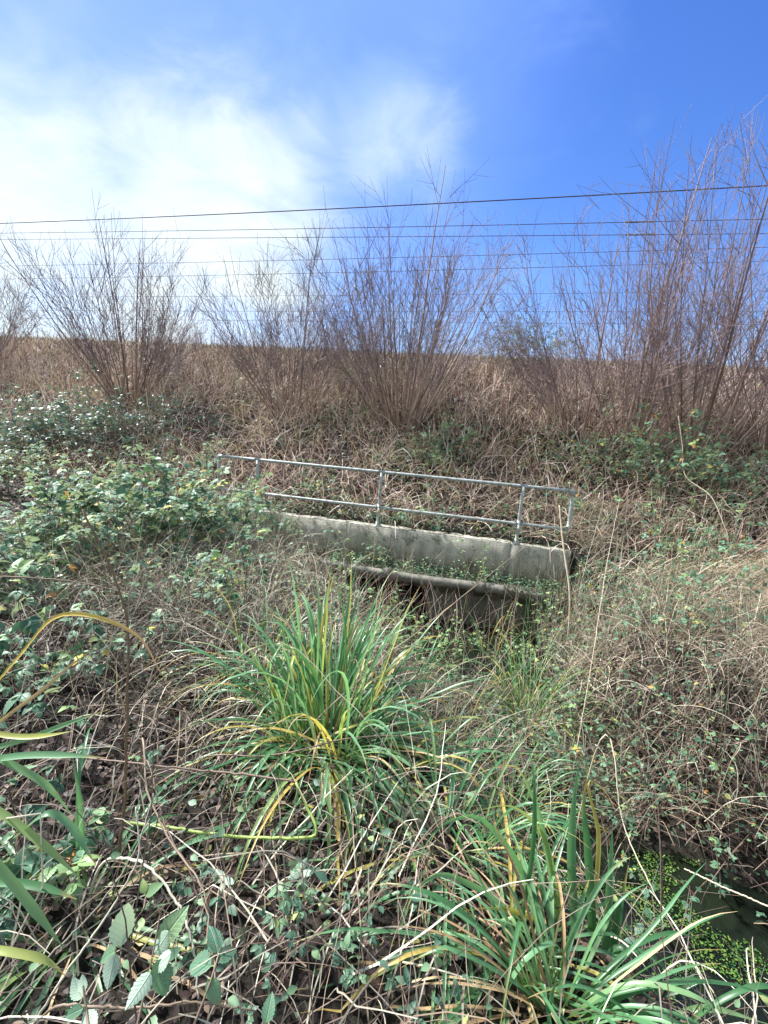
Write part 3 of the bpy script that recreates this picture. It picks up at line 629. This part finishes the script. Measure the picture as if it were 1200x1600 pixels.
FRONT = sedge(870, 1590, 0, 'tall upright sedge clump in the foreground at the bottom right', 203, 60, (.35, .66), 22, .014, 34, .07, .8)
sedge(800, 1500, 0, 'arching sedge clump with yellow tips just left of the tall foreground clump', 204, 46, (.4, .75), 66, .012, 10, .09, 1.6)
sedge(790, 1260, 0, 'loose sedge clump with thin arching blades behind the foreground clumps', 205, 130, (.45, .8), 62, .009, 14, .18, 1.6)
sedge(820, 1120, 0, 'fine bladed sedge clump in front of the right end of the wall', 206, 170, (.5, .95), 50, .009, 16, .16, 1.1)
sedge(700, 1330, 0, 'drooping sedge tuft left of the foreground clumps over dark mud', 211, 60, (.4, .7), 65, .010, 10, .12, 1.6)
sedge(700, 1190, 0, 'wispy sedge tuft between the middle clump and the right bank', 212, 110, (.45, .8), 58, .009, 10, .14, 1.3)
sedge(900, 1220, 0, 'sparse sedge tuft on the edge of the water at the right', 213, 30, (.35, .6), 40, .008, 10, .10, 1.2)
sedge(640, 1090, 0, 'pale sedge tuft behind the right side of the large middle clump', 214, 90, (.45, .85), 50, .009, 10, .12, 1.2)
sedge(840, 1030, 0, 'thin sedge tuft in the ditch before the right end of the wall', 215, 50, (.5, .9), 45, .009, 10, .14, 1.0)
sedge(660, 1040, 0, 'thin sedge tuft in the ditch before the dark opening of the wall', 216, 36, (.4, .7), 45, .009, 8, .12, 1.0)
sedge(760, 1040, 0, 'small pale sedge tuft at the foot of the concrete wall', 207, 50, (.5, .9), 42, .009, 8, .12, 1.0)
sedge(400, 1040, 0, 'narrow sedge tuft at the left shoulder of the large middle clump', 208, 50, (.5, .9), 55, .010, 10, .12, 1.2)
LEFT_SEDGE = sedge(0, 0, 0, 'wide bladed sedge reaching in from the left edge low down', 209, 34, (.4, .7), 75, .016, 6, .10, 1.4, at=(-1.05, .9))
sedge(0, 0, 0, 'flat spreading sedge at the bottom right corner over the water', 210, 12, (.35, .55), 85, .013, 4, .06, 1.3, at=(.62, 1.1))
# ------------------------------------------------------------------ brambles
def bramble(px, py, label, seed, n=26, L=(.6, 1.2), leaf=.05, step=.06, tmpl=LEAF_MID, mat='bramble', v=None, R=.25, tilt=(10, 80), grav=1.1, cr=.0035, lift=.12, lf=.95, name='bramble_bush', cat='bramble', stems='canes', group='bramble bushes'):
    rng = np.random.default_rng(seed)
    if v is None:
        d = ray(px, py); ts = np.linspace(.4, 16, 1600); Q = CAM+ts[:, None]*d; B = Q[np.argmax(Q[:, 2] < surfP(Q))].copy()
    else: B = atv(px, py, v); 
    B[2] = float(surfP(B[None])[0])
    o = empty(name, B, label, cat, group)
    az = rng.random(n)*2*math.pi; rr = rng.random(n)**.5*R
    b = B+np.stack([rr*np.cos(az), rr*np.sin(az), np.zeros(n)], -1); b[:, 2] = surfP(b)
    S = strands(rng, b, azdir(rng, n, *tilt), rng.uniform(*L, n), 12, grav*rng.uniform(.5, 1.3, n), .09, .03)
    S = S+np.array([0, 0, 1])*(lift*np.sin(np.linspace(0, 2.2, 12)))[None, :, None]
    g = Geo(); tubes(g, S, cr*np.linspace(1, .5, 12)[None]*rng.uniform(.7, 1.2, (n, 1)), 4, rng=rng); g.build(stems, M['cane'], o)
    k = int(L[1]/step); i = np.repeat(np.arange(n), k); t = rng.uniform(.15, 1, n*k); x = t*11; q = np.minimum(x.astype(int), 10)
    keep = rng.random(n*k) < lf; i, x, q = i[keep], x[keep], q[keep]; fr = (x-q)[:, None]
    p = S[i, q]*(1-fr)+S[i, q+1]*fr; out = rng.normal(0, 1, p.shape)*[1, 1, .3]; p = p+nrm(out)*leaf*rng.uniform(.3, .9, (len(p), 1))+[0, 0, .01]
    g = Geo(); trifoliate(g, tmpl, p, out, leaf*rng.uniform(.6, 1.25, len(p)), rng); g.build('leaves', M[mat], o)
    return o
BR = [
 (180, 960, 'bramble with mixed small leaves on the left bank behind the upright brown stem', 30, (.5, .9), .06, dict(v=3.3, R=.4, lift=.25, tilt=(5, 70))),
 (320, 1010, 'sparse dark bramble among dead stems left of the middle sedge', 20, (.4, .8), .05, dict(v=2.9, R=.35, lift=.2, tilt=(5, 70))),
 (1090, 900, 'scattered bramble leaves on the straw covered slope at the right', 24, (.5, .9), .05, dict(v=5.4, R=.6, lift=.2)),
 (1060, 1180, 'small leaved creeper in the dark twigs above the water', 30, (.4, .8), .034, dict(v=2.9, R=.5, lift=.18)),
 (372, 800, 'upright bramble tangle standing in front of the left railing post', 26, (.5, .9), .045, dict(v=5.7, R=.35, tilt=(2, 45), grav=.6)),
 (425, 810, 'leafy bramble rising over the left end of the concrete', 24, (.5, .9), .045, dict(v=5.75, R=.3, tilt=(2, 45), grav=.6)),
 (480, 800, 'bramble growing through the lower rail behind the wall', 20, (.4, .7), .045, dict(v=6.7, R=.4, tilt=(5, 60))),
 (660, 830, 'low bramble creeping over the wall top under the middle rail', 22, (.3, .6), .045, dict(v=6.65, R=.5)),  # px, py, label, n, L, leaf, kwargs
 (40, 715, 'dark green bramble mass at the far left under the first shrubs', 60, (.7, 1.3), .07, dict(v=7.4, R=.9, tmpl=LEAF_LOW, mat='darkbramble', lift=.3)),
 (120, 700, 'bluish dark bramble thicket at the foot of the embankment, left', 60, (.7, 1.3), .07, dict(v=7.7, R=.9, tmpl=LEAF_LOW, mat='darkbramble', lift=.3)),
 (215, 705, 'low bramble thicket below the broad fan shaped shrub', 46, (.6, 1.1), .06, dict(v=7.7, R=.7, tmpl=LEAF_LOW, mat='darkbramble', lift=.3)),
 (300, 735, 'thin bramble patch just left of the railing end', 30, (.6, 1.0), .05, dict(v=7.0, R=.5, tmpl=LEAF_LOW)),
 (30, 800, 'sparse bramble in pale dead stems at the left edge', 28, (.6, 1.1), .06, dict(v=5.6, R=.6, lift=.3, tilt=(5, 70))),
 (150, 800, 'bramble patch with yellowish leaves in the left middle ground', 26, (.6, 1.1), .065, dict(v=5.4, R=.7, lift=.2, tilt=(5, 70))),
 (250, 880, 'bramble with broad teal leaves arching left of the headwall', 46, (.6, 1.1), .082, dict(v=4.1, R=.5, lift=.25, tilt=(5, 60), grav=.7)),
 (330, 860, 'leafy bramble mound beside the left end of the concrete wall', 28, (.5, 1.0), .072, dict(v=4.6, R=.5, lift=.16, tilt=(5, 60), grav=.7)),
 (90, 900, 'bramble with yellow and orange autumn leaves at the left', 40, (.5, 1.0), .075, dict(v=3.4, R=.35, lift=.3, tilt=(5, 70))),
 (20, 960, 'big leaved bramble at the left edge above the bent yellow blade', 24, (.5, .9), .075, dict(v=2.5, R=.25, tmpl=LEAF_FINE)),
 (30, 1130, 'bramble with large dark leaves low at the left edge', 16, (.35, .7), .075, dict(v=1.7, R=.2, tmpl=LEAF_FINE)),
 (20, 1380, 'dark leaved bramble under the wide sedge blades at bottom left', 14, (.3, .55), .055, dict(R=.15, tmpl=LEAF_FINE)),
 (450, 900, 'bramble creeping over dead grass at the left of the ledge', 24, (.4, .8), .045, dict(v=5.4, R=.45, lift=.25)),
 (560, 880, 'bramble hanging over the left part of the ledge', 14, (.3, .6), .055, dict(v=5.95, R=.3)),
 (690, 705, 'green bramble tuft behind the railing under the middle shrub', 40, (.5, 1.0), .06, dict(v=8.3, R=.35, tmpl=LEAF_LOW)),
 (1060, 700, 'large green bramble under the tall right shrubs', 40, (.7, 1.3), .07, dict(v=8.1, R=.8, tmpl=LEAF_MID, lift=.3)),
 (960, 690, 'bramble with yellow green leaves left of the large right one', 26, (.6, 1.1), .055, dict(v=8.4, R=.6, tmpl=LEAF_LOW)),
 (1165, 690, 'bramble at the right edge below the shrubs', 26, (.6, 1.2), .065, dict(v=8.3, R=.7, tmpl=LEAF_LOW)),
 (820, 590, 'dark rounded bramble bush on the crest between the shrubs', 90, (.6, 1.1), .05, dict(v=12.9, R=.9, tmpl=LEAF_LOW, mat='darkbramble', lift=.45, tilt=(0, 60), grav=.6)),
 (560, 590, 'greenish bramble on the upper slope behind the middle shrub', 36, (.5, .9), .05, dict(v=11.5, R=.7, tmpl=LEAF_LOW)),
 (920, 760, 'small bramble right behind the corner of the railing', 20, (.4, .8), .055, dict(v=7.0, R=.25)),
 (790, 840, 'small bramble at the foot of the right hand railing posts', 16, (.25, .5), .045, dict(v=6.7, R=.3)),
 (1060, 790, 'thin bramble strands on the bare slope right of the railing', 20, (.5, .9), .045, dict(v=6.6, R=.5)),
 (900, 1010, 'dense small leaved bramble at the right end of the wall', 40, (.35, .7), .032, dict(v=5.3, R=.35)),
 (980, 960, 'bramble creeping over pale dead grass on the right bank', 26, (.4, .8), .042, dict(v=4.8, R=.5, lift=.22)),
 (1130, 1010, 'low bramble among straw at the right edge', 26, (.4, .8), .042, dict(v=4.2, R=.5, lift=.22)),
]
for i, (px, py, lab, n, Lr, lf, kw) in enumerate(BR): bramble(px, py, lab, 300+i, n, Lr, lf, **kw)
YG = [
 (640, 960, 'tall light green plant covering the dark opening under the ledge', 5.0, 22),
 (800, 980, 'light green plant among stalks before the right part of the lower wall', 4.9, 20),
 (600, 930, 'trailing green plant hanging over the pipe', 5.5, 16),
 (850, 940, 'green plant at the right end of the ledge', 5.5, 16),
 (620, 1000, 'pale green young plant in front of the dark wall', 3.9, 16),
 (700, 960, 'light green sprouting plant below the pipe end', 4.6, 20),
 (560, 1010, 'yellow green seedling rising from the back of the middle sedge', 3.6, 14),
 (740, 890, 'yellowish sapling leaning on the pale concrete', 5.9, 8),
 (880, 1080, 'leafy pale green plant on the right bank near the sedge', 3.6, 16),
]
for i, (px, py, lab, v, n) in enumerate(YG):
    bramble(px, py+60, lab, 340+i, n, (.35, .75), .032, v=v, R=.12, tilt=(5, 45), grav=.5, cr=.002, mat='pale', name='young_plant', cat='plant', stems='stalks', group='pale green young plants', lf=.7)
# ------------------------------------------------------------------ single stems and blades close to the viewer
def spline(pts, n):
    P = np.array(pts); t = np.concatenate([[0], np.cumsum(np.linalg.norm(np.diff(P, axis=0), axis=1))]); T = np.gradient(P, t, axis=0)
    x = np.linspace(0, t[-1], n); k = np.clip(np.searchsorted(t, x, 'right')-1, 0, len(P)-2); h = (t[k+1]-t[k])[:, None]; s = ((x-t[k])[:, None])/h
    return (2*s**3-3*s**2+1)*P[k]+(s**3-2*s**2+s)*h*T[k]+(-2*s**3+3*s**2)*P[k+1]+(s**3-s**2)*h*T[k+1]
def path(pts, n=30): return spline([atd(x, y, d) for x, y, d in pts], n)
def cane(name, label, cat, pts, r0, r1, mat, thorns=0, sharp=False, seed=0, rv=.5, k=7, group=None, root='s'):
    rng = np.random.default_rng(seed); n = 40
    P = path(pts, n) if not sharp else np.array([atd(*p) for p in pts]); n = len(P)
    if not sharp: P = P+rng.normal(0, .0012, P.shape)
    if root == 'e': P = P[::-1]; r0, r1 = r1, r0
    hgt = P[0, 2]-surfP(P[:1])[0]
    if root and hgt > .02:                     # carry the stem down to the soil it grows from
        out = nrm(P[0]-P[2]); q = P[0]+out*min(.35, hgt*.5)*np.array([1, 1, .3]); q[2] = surfP(q[None])[0]-.02
        t_ = np.linspace(0, 1, 9)[:-1, None]; m_ = P[0]+out*hgt*.35
        P = np.concatenate([(1-t_)**2*q+2*t_*(1-t_)*m_+t_**2*P[0], P]); n = len(P)
    g = Geo(); o = empty(name, P[0], label, cat, group)
    tubes(g, P[None], np.linspace(r0, r1, n)[None], k, r=np.array([rv]), cap=True); 
    if thorns:
        i = rng.integers(1, n-1, thorns); p = P[i]; d = nrm(np.cross(P[i]-P[i-1], rng.normal(0, 1, (thorns, 3)))); ln = .007
        S = np.stack([p, p+d*ln*.6, p+d*ln+[0, 0, -.001]], 1); tubes(g, S, np.array([[.0022, .0012, .0002]]).repeat(thorns, 0), 4, rng=rng)
    g.build('stem', M[mat], o)
    return o
cane('bramble_cane', 'bright green thorny bramble cane lying across the foreground and bending back', 'bramble cane',
     [(190, 1285, 1.55), (260, 1292, 1.5), (340, 1304, 1.47), (430, 1309, 1.45), (495, 1300, 1.45), (478, 1258, 1.5), (462, 1222, 1.52)], .0055, .0045, 'greencane', 60, seed=1, root=None)
cane('bramble_cane', 'dull brown cane running left from the bend of the green cane', 'bramble cane',
     [(462, 1222, 1.52), (380, 1210, 1.55), (300, 1203, 1.56), (230, 1195, 1.56), (150, 1186, 1.58), (60, 1176, 1.6)], .0042, .003, 'cane', 30, seed=2, root='e')
cane('dead_stem', 'stout brown upright dead stem standing in the left foreground', 'dead stem',
     [(186, 1330, 1.5), (194, 1260, 1.48), (198, 1150, 1.45), (200, 1050, 1.42), (197, 960, 1.4), (180, 905, 1.38), (150, 840, 1.36), (128, 795, 1.35)], .0058, .0028, 'browndock', seed=3)
cane('bramble_cane', 'thin reddish cane arching over the left bank from the edge', 'bramble cane',
     [(-60, 900, 1.8), (60, 903, 1.9), (150, 915, 2.0), (230, 940, 2.1), (300, 965, 2.2), (340, 990, 2.3)], .0034, .002, 'cane', 20, seed=4, rv=.9)
cane('bramble_cane', 'long pinkish cane slanting across the middle sedge clump', 'bramble cane',
     [(430, 1195, 1.9), (520, 1100, 2.1), (600, 1030, 2.3), (700, 950, 2.6), (800, 870, 3.2), (830, 845, 3.5)], .0040, .002, 'cane', 20, seed=5, rv=.8)
cane('bramble_cane', 'thin brown cane arching over the base of the middle sedge clump', 'bramble cane',
     [(330, 1180, 1.75), (430, 1180, 1.75), (540, 1155, 1.8), (620, 1150, 1.9), (720, 1165, 2.0), (850, 1175, 2.2), (950, 1165, 2.4)], .0034, .0022, 'cane', 20, seed=6, rv=.6)
cane('dead_stem', 'pale straw stem standing up along the right end of the railing', 'dead stem',
     [(888, 905, 5.3), (880, 850, 5.4), (874, 790, 5.5)], .012, .008, 'straw', seed=7, rv=.8)
cane('dead_stem', 'tall thin pale stalk rising on the right bank in front of the shrubs', 'dead stem',
     [(905, 1150, 3.2), (930, 1000, 3.5), (945, 900, 3.9), (968, 780, 4.6)], .0026, .0015, 'straw', seed=8, rv=.9)
cane('dead_stem', 'long pale stalk leaning out over the water at the right', 'dead stem',
     [(960, 1180, 2.3), (975, 1290, 2.2), (1020, 1390, 2.0), (1075, 1490, 1.9), (1120, 1560, 1.8)], .0036, .002, 'straw', seed=9, rv=.95)
cane('dead_stem', 'pale stalk slanting down to the water from the right edge', 'dead stem',
     [(1210, 1420, 1.9), (1140, 1390, 2.0), (1070, 1358, 2.15)], .004, .003, 'straw', seed=10, rv=.9)
cane('dead_stem', 'curved pale stalk hanging on the embankment above the railing corner', 'dead stem',
     [(1060, 650, 7.3), (1066, 695, 7.0), (1072, 745, 6.7), (1110, 775, 6.3), (1135, 830, 6.0)], .008, .005, 'straw', seed=11, rv=.6, root='e')
cane('dead_stem', 'grey stalk slanting through the bottom left corner', 'dead stem',
     [(40, 1620, 1.05), (110, 1510, 1.1), (180, 1410, 1.2), (215, 1340, 1.25), (212, 1260, 1.3)], .0036, .002, 'greystraw', seed=12, rv=.8)
cane('dead_stem', 'second grey stalk crossing beside the slanting one at bottom left', 'dead stem',
     [(-20, 1590, 1.05), (70, 1500, 1.12), (150, 1420, 1.2), (215, 1320, 1.3), (240, 1240, 1.4)], .003, .002, 'greystraw', seed=13, rv=.5)
cane('bent_straw', 'sharply bent pale straw with two kinks at the lower left edge', 'dead grass stalk',
     [(-30, 1285, 1.0), (63, 1271, 1.0), (65, 1330, 1.0), (67, 1385, 1.0), (0, 1515, .95), (-30, 1570, .93)], .0022, .0018, 'straw', sharp=True, seed=14, rv=1.0)
CN = [
 ('reddish cane sweeping down from the brown stem to the bottom left', [(225, 1170, 1.5), (232, 1240, 1.4), (270, 1320, 1.3), (320, 1400, 1.2), (330, 1480, 1.15), (345, 1580, 1.1)], .0036, 'cane', .8),
 ('pale brown cane curving through the bottom left like a bow', [(180, 1340, 1.3), (225, 1350, 1.25), (270, 1400, 1.2), (300, 1470, 1.15), (310, 1560, 1.1)], .0042, 'greystraw', .9),
 ('dark red cane next to the sweeping one in the left foreground', [(235, 1200, 1.5), (262, 1300, 1.35), (300, 1370, 1.27), (318, 1450, 1.2), (322, 1520, 1.15)], .003, 'cane', .5),
 ('thin purple cane crossing low over the bottom of the photo', [(100, 1570, 1.0), (200, 1575, 1.0), (300, 1567, 1.02), (400, 1580, 1.05)], .0034, 'cane', .7),
 ('thin twig with side kinks right of the pale bottom leaves', [(345, 1560, 1.1), (420, 1470, 1.2), (470, 1380, 1.35), (520, 1290, 1.5)], .0026, 'greystraw', .5),
 ('dark twig slanting up from the bottom centre', [(470, 1620, 1.1), (520, 1500, 1.25), (560, 1400, 1.4), (640, 1260, 1.65)], .0026, 'cane', .2),
 ('brown cane curving below the middle sedge towards the water', [(500, 1330, 1.55), (600, 1290, 1.7), (700, 1250, 1.85), (790, 1200, 2.0), (900, 1195, 2.2)], .0028, 'cane', .9),
 ('thin grey twig crossing the bottom centre diagonally', [(380, 1380, 1.35), (470, 1440, 1.25), (560, 1520, 1.15), (640, 1610, 1.05)], .0024, 'greystraw', .4),
 ('pinkish twig between the two foreground sedge clumps', [(560, 1240, 1.7), (650, 1300, 1.6), (740, 1370, 1.5), (800, 1420, 1.45)], .0024, 'cane', 1.),
 ('dark stick poking up beside the bottom right sedge', [(1015, 1620, 1.4), (1040, 1540, 1.45), (1070, 1475, 1.5)], .0045, 'cane', .1),
]
for i, (lab, pts, r_, m_, rv) in enumerate(CN):
    cane('bramble_cane' if m_ == 'cane' else 'dead_stem', lab, 'bramble cane' if m_ == 'cane' else 'dead stem', pts, r_, r_*.55, m_, 14 if m_ == 'cane' else 0, seed=50+i, rv=rv)
def blade(name, label, pts, wd, mat, rv, fold=.35, side=(1, 0, .3), cat='grass blade', endw=.1, parent=None):
    P = path(pts, 26); n = 26; g = Geo(); t = np.linspace(0, 1, n)
    prof = np.minimum(1, .5+2*t)*np.clip((1.0-t)*3.2, endw, 1)
    o = parent or empty(name, P[0], label, cat)
    T = nrm(np.gradient(P, axis=0)); sd2 = np.cross(T, nrm(CAM-P)).mean(0)
    ribbons(g, P[None], (wd*prof)[None], side=nrm(sd2+np.array([0, 0, .25]))[None], fold=fold, r=np.array([rv])); b = g.build('leaf_blade', M[mat], o)
    if parent and label: b['label'] = label
    return o
blade('grass_blade', 'long yellow bent blade with a brown drooping tip at the left edge', [(-40, 1110, 1.3), (30, 1025, 1.28), (98, 960, 1.25), (170, 970, 1.25), (222, 1000, 1.27), (245, 1040, 1.27), (264, 1072, 1.28)], .011, 'yellow', .5)
blade('grass_blade', 'tan withered blade slanting up from the left edge under the yellow one', [(-40, 1160, 1.25), (20, 1112, 1.27), (70, 1075, 1.3), (110, 1040, 1.35), (150, 1012, 1.4)], .010, 'sedgedead', .55)
GB = [([(-60, 1195, 1.05), (40, 1180, 1.05), (110, 1180, 1.05), (166, 1184, 1.06)], .015, 'green blade with a yellow tip lying level at the left edge', .6),
 ([(-60, 1180, 1.1), (40, 1155, 1.1), (120, 1125, 1.12), (172, 1108, 1.14)], .012, 'slim green blade rising to the upper right at the left edge', .7),
 ([(-60, 1130, 1.1), (20, 1150, 1.1), (80, 1148, 1.1), (114, 1142, 1.1)], .013, 'yellow green blade with a curled brown tip at the left', .9),
 ([(-50, 1160, 1.05), (20, 1195, 1.05), (70, 1225, 1.06), (110, 1270, 1.08)], .015, 'green blade bending down to an orange tip at left', .75),
 ([(-60, 1230, 1.0), (30, 1290, 1.0), (80, 1330, 1.0), (125, 1372, 1.0)], .016, 'broad green blade curving down with a yellow end at lower left', .84),
 ([(20, 1310, 1.0), (80, 1270, 1.02), (110, 1290, 1.03), (130, 1320, 1.03), (150, 1352, 1.02)], .015, 'arched green blade folding over at the lower left', .6),
 ([(-50, 1300, .95), (20, 1380, .95), (60, 1430, .95), (100, 1482, .95)], .018, 'wide green blade pointing down right near the bottom left', .8),
 ([(-60, 1380, .98), (30, 1380, 1.0), (80, 1390, 1.0), (120, 1405, 1.0)], .017, 'bluish green blade lying flat with a broken end at lower left', .3),
 ([(-60, 1480, .85), (20, 1488, .85), (70, 1500, .86), (103, 1525, .87)], .014, 'olive blade with a yellow margin arching low at bottom left', .88),
]
for i, (pts, wd, lab, rv) in enumerate(GB): blade('sedge_blade', lab, pts, wd, 'sedge', rv, parent=LEFT_SEDGE)
HB = [([(905, 1585, 1.58), (898, 1450, 1.52), (893, 1330, 1.48), (897, 1250, 1.46), (906, 1183, 1.45)], .028, .5),
 ([(922, 1585, 1.57), (925, 1450, 1.5), (918, 1320, 1.46), (912, 1250, 1.44), (919, 1203, 1.43)], .026, .3),
 ([(930, 1590, 1.55), (946, 1480, 1.5), (953, 1380, 1.46), (957, 1285, 1.44)], .024, .45),
 ([(938, 1590, 1.54), (955, 1500, 1.5), (970, 1410, 1.47), (982, 1352, 1.46)], .024, .2),
 ([(885, 1580, 1.55), (840, 1430, 1.48), (790, 1320, 1.42), (735, 1275, 1.38), (690, 1290, 1.36), (650, 1345, 1.36)], .018, .4),
 ([(878, 1580, 1.53), (810, 1440, 1.45), (740, 1385, 1.4), (680, 1368, 1.38), (648, 1395, 1.37), (627, 1448, 1.37)], .018, .6),
 ([(780, 1610, 1.25), (790, 1550, 1.25), (820, 1500, 1.26), (862, 1473, 1.3), (885, 1500, 1.34), (893, 1590, 1.4)], .018, .65),
 ([(935, 1570, 1.5), (970, 1480, 1.45), (1020, 1495, 1.42), (1070, 1560, 1.4), (1110, 1625, 1.38)], .018, .25),
 ([(940, 1590, 1.5), (990, 1560, 1.46), (1050, 1550, 1.44), (1105, 1530, 1.42)], .017, .1),
 ([(900, 1590, 1.55), (870, 1440, 1.5), (855, 1330, 1.47), (830, 1240, 1.45), (800, 1195, 1.44), (770, 1200, 1.43)], .018, .7),
 ([(898, 1590, 1.55), (880, 1470, 1.5), (868, 1380, 1.48), (838, 1290, 1.46), (800, 1260, 1.45), (740, 1268, 1.44)], .016, .85),
 ([(950, 1600, 1.45), (1020, 1600, 1.4), (1100, 1575, 1.36), (1200, 1600, 1.34)], .018, .8),
 ([(912, 1585, 1.56), (930, 1400, 1.5), (935, 1300, 1.47), (925, 1220, 1.46), (945, 1235, 1.45), (958, 1262, 1.45)], .014, .95),
 ([(895, 1585, 1.56), (870, 1500, 1.5), (840, 1440, 1.45), (780, 1420, 1.42), (705, 1425, 1.4)], .016, .93)]
for pts, wd, rv in HB: blade('tall_blade', None, pts, wd, 'sedge', rv, parent=FRONT)
# foreground leafy weeds
def weed(label, stem_pts, leafs, seed, size, mat='nettle'):
    rng = np.random.default_rng(seed); P = path(stem_pts, 20); o = empty('leafy_weed', P[0], label, 'weed')
    g = Geo(); tubes(g, P[None], np.linspace(.003, .0018, 20)[None], 6, r=np.array([.6])); g.build('stalk', M['cane'], o)
    g = Geo()
    for (x0, y0, d0, x1, y1, d1, k) in leafs:
        a, b = atd(x0, y0, d0), atd(x1, y1, d1); f = b-a; ln = np.linalg.norm(f)
        up = nrm(CAM-a)*.8+np.array([.2, 0, .7])
        leaves(g, LEAF_FINE, a[None], f[None], (up*(1 if k > 0 else -1)+rng.normal(0, .2, 3))[None], np.array([ln]), r=np.array([rng.random()]))
    g.build('leaves', M[mat], o)
    g = Geo()
    for (x0, y0, d0, x1, y1, d1, k) in leafs:
        a = atd(x0, y0, d0); j = np.argmin(np.linalg.norm(P-a, axis=1)); S = np.stack([P[j], (P[j]+a)/2+[0, 0, .003], a])[None]
        tubes(g, S, np.full((1, 3), .0012), 4, r=np.array([.5]))
    g.build('leaf_stalks', M['greencane'], o)
weed('weed with pale curled leaves near the bottom left', [(215, 1600, .9), (235, 1510, .95), (250, 1430, 1.0)],
     [(250, 1475, .98, 288, 1420, 1.0, 1), (240, 1490, .97, 272, 1450, .98, -1), (235, 1520, .93, 200, 1575, .9, -1), (245, 1500, .95, 262, 1560, .93, 1), (240, 1510, .95, 275, 1490, .95, -1)], 1, .06)
weed('toothed green nettle like weed at bottom centre left', [(300, 1610, .95), (330, 1530, 1.0), (345, 1480, 1.05)],
     [(330, 1510, 1.02, 290, 1500, 1.05, 1), (340, 1490, 1.04, 330, 1440, 1.08, 1), (338, 1500, 1.03, 372, 1480, 1.06, 1), (325, 1530, 1.0, 345, 1570, .98, 1)], 2, .06)
weed('small weed with whitish leaf undersides at the very bottom left', [(140, 1620, .85), (135, 1580, .88), (130, 1540, .9)],
     [(128, 1560, .9, 112, 1532, .92, -1), (130, 1575, .88, 98, 1590, .87, 1), (133, 1580, .88, 150, 1615, .86, -1), (130, 1550, .9, 128, 1525, .92, -1)], 3, .05)
weed('weed with a narrow pale leaf hanging at the left bottom', [(170, 1540, .98), (182, 1480, 1.0), (190, 1440, 1.02)],
     [(188, 1480, 1.0, 196, 1405, 1.03, -1), (180, 1490, .99, 166, 1545, .96, -1), (182, 1485, 1.0, 150, 1500, 1.0, 1)], 4, .05)
weed('single oval green leaf on a thin stalk at the bottom centre', [(425, 1625, .9), (420, 1600, .92), (418, 1590, .93)], [(415, 1600, .92, 425, 1550, .95, 1)], 5, .05)
weed('weed with white leaf backs on the dark litter left of centre', [(345, 1400, 1.35), (350, 1380, 1.38), (352, 1365, 1.4)],
     [(350, 1375, 1.38, 330, 1360, 1.4, -1), (352, 1370, 1.38, 365, 1385, 1.36, -1), (350, 1380, 1.37, 345, 1395, 1.35, -1)], 6, .04)
weed('weed with star shaped pale leaves below the green cane bend', [(465, 1400, 1.35), (470, 1370, 1.38), (470, 1355, 1.4)],
     [(470, 1360, 1.4, 450, 1375, 1.38, -1), (470, 1360, 1.4, 490, 1370, 1.38, -1), (470, 1358, 1.4, 480, 1340, 1.42, -1), (470, 1362, 1.4, 455, 1345, 1.42, 1)], 7, .04)
weed('olive yellow leaf pair standing among twigs at lower left', [(225, 1420, 1.15), (228, 1400, 1.17), (230, 1390, 1.18)],
     [(226, 1396, 1.17, 222, 1374, 1.18, 1), (228, 1398, 1.17, 250, 1380, 1.17, 1)], 8, .03, 'pale')
bramble(380, 1480, 'small leafy creeper in the dark litter at the bottom centre left', 401, 9, (.15, .35), .03, step=.05, R=.15, tmpl=LEAF_FINE, mat='ivy', cr=.0015)
bramble(540, 1560, 'small leafy creeper at the bottom centre', 402, 9, (.15, .35), .028, step=.05, R=.15, tmpl=LEAF_FINE, mat='ivy', cr=.0015)
bramble(620, 1450, 'small leafy creeper left of the foreground sedge', 403, 8, (.15, .35), .026, step=.05, R=.15, tmpl=LEAF_FINE, mat='ivy', cr=.0015)
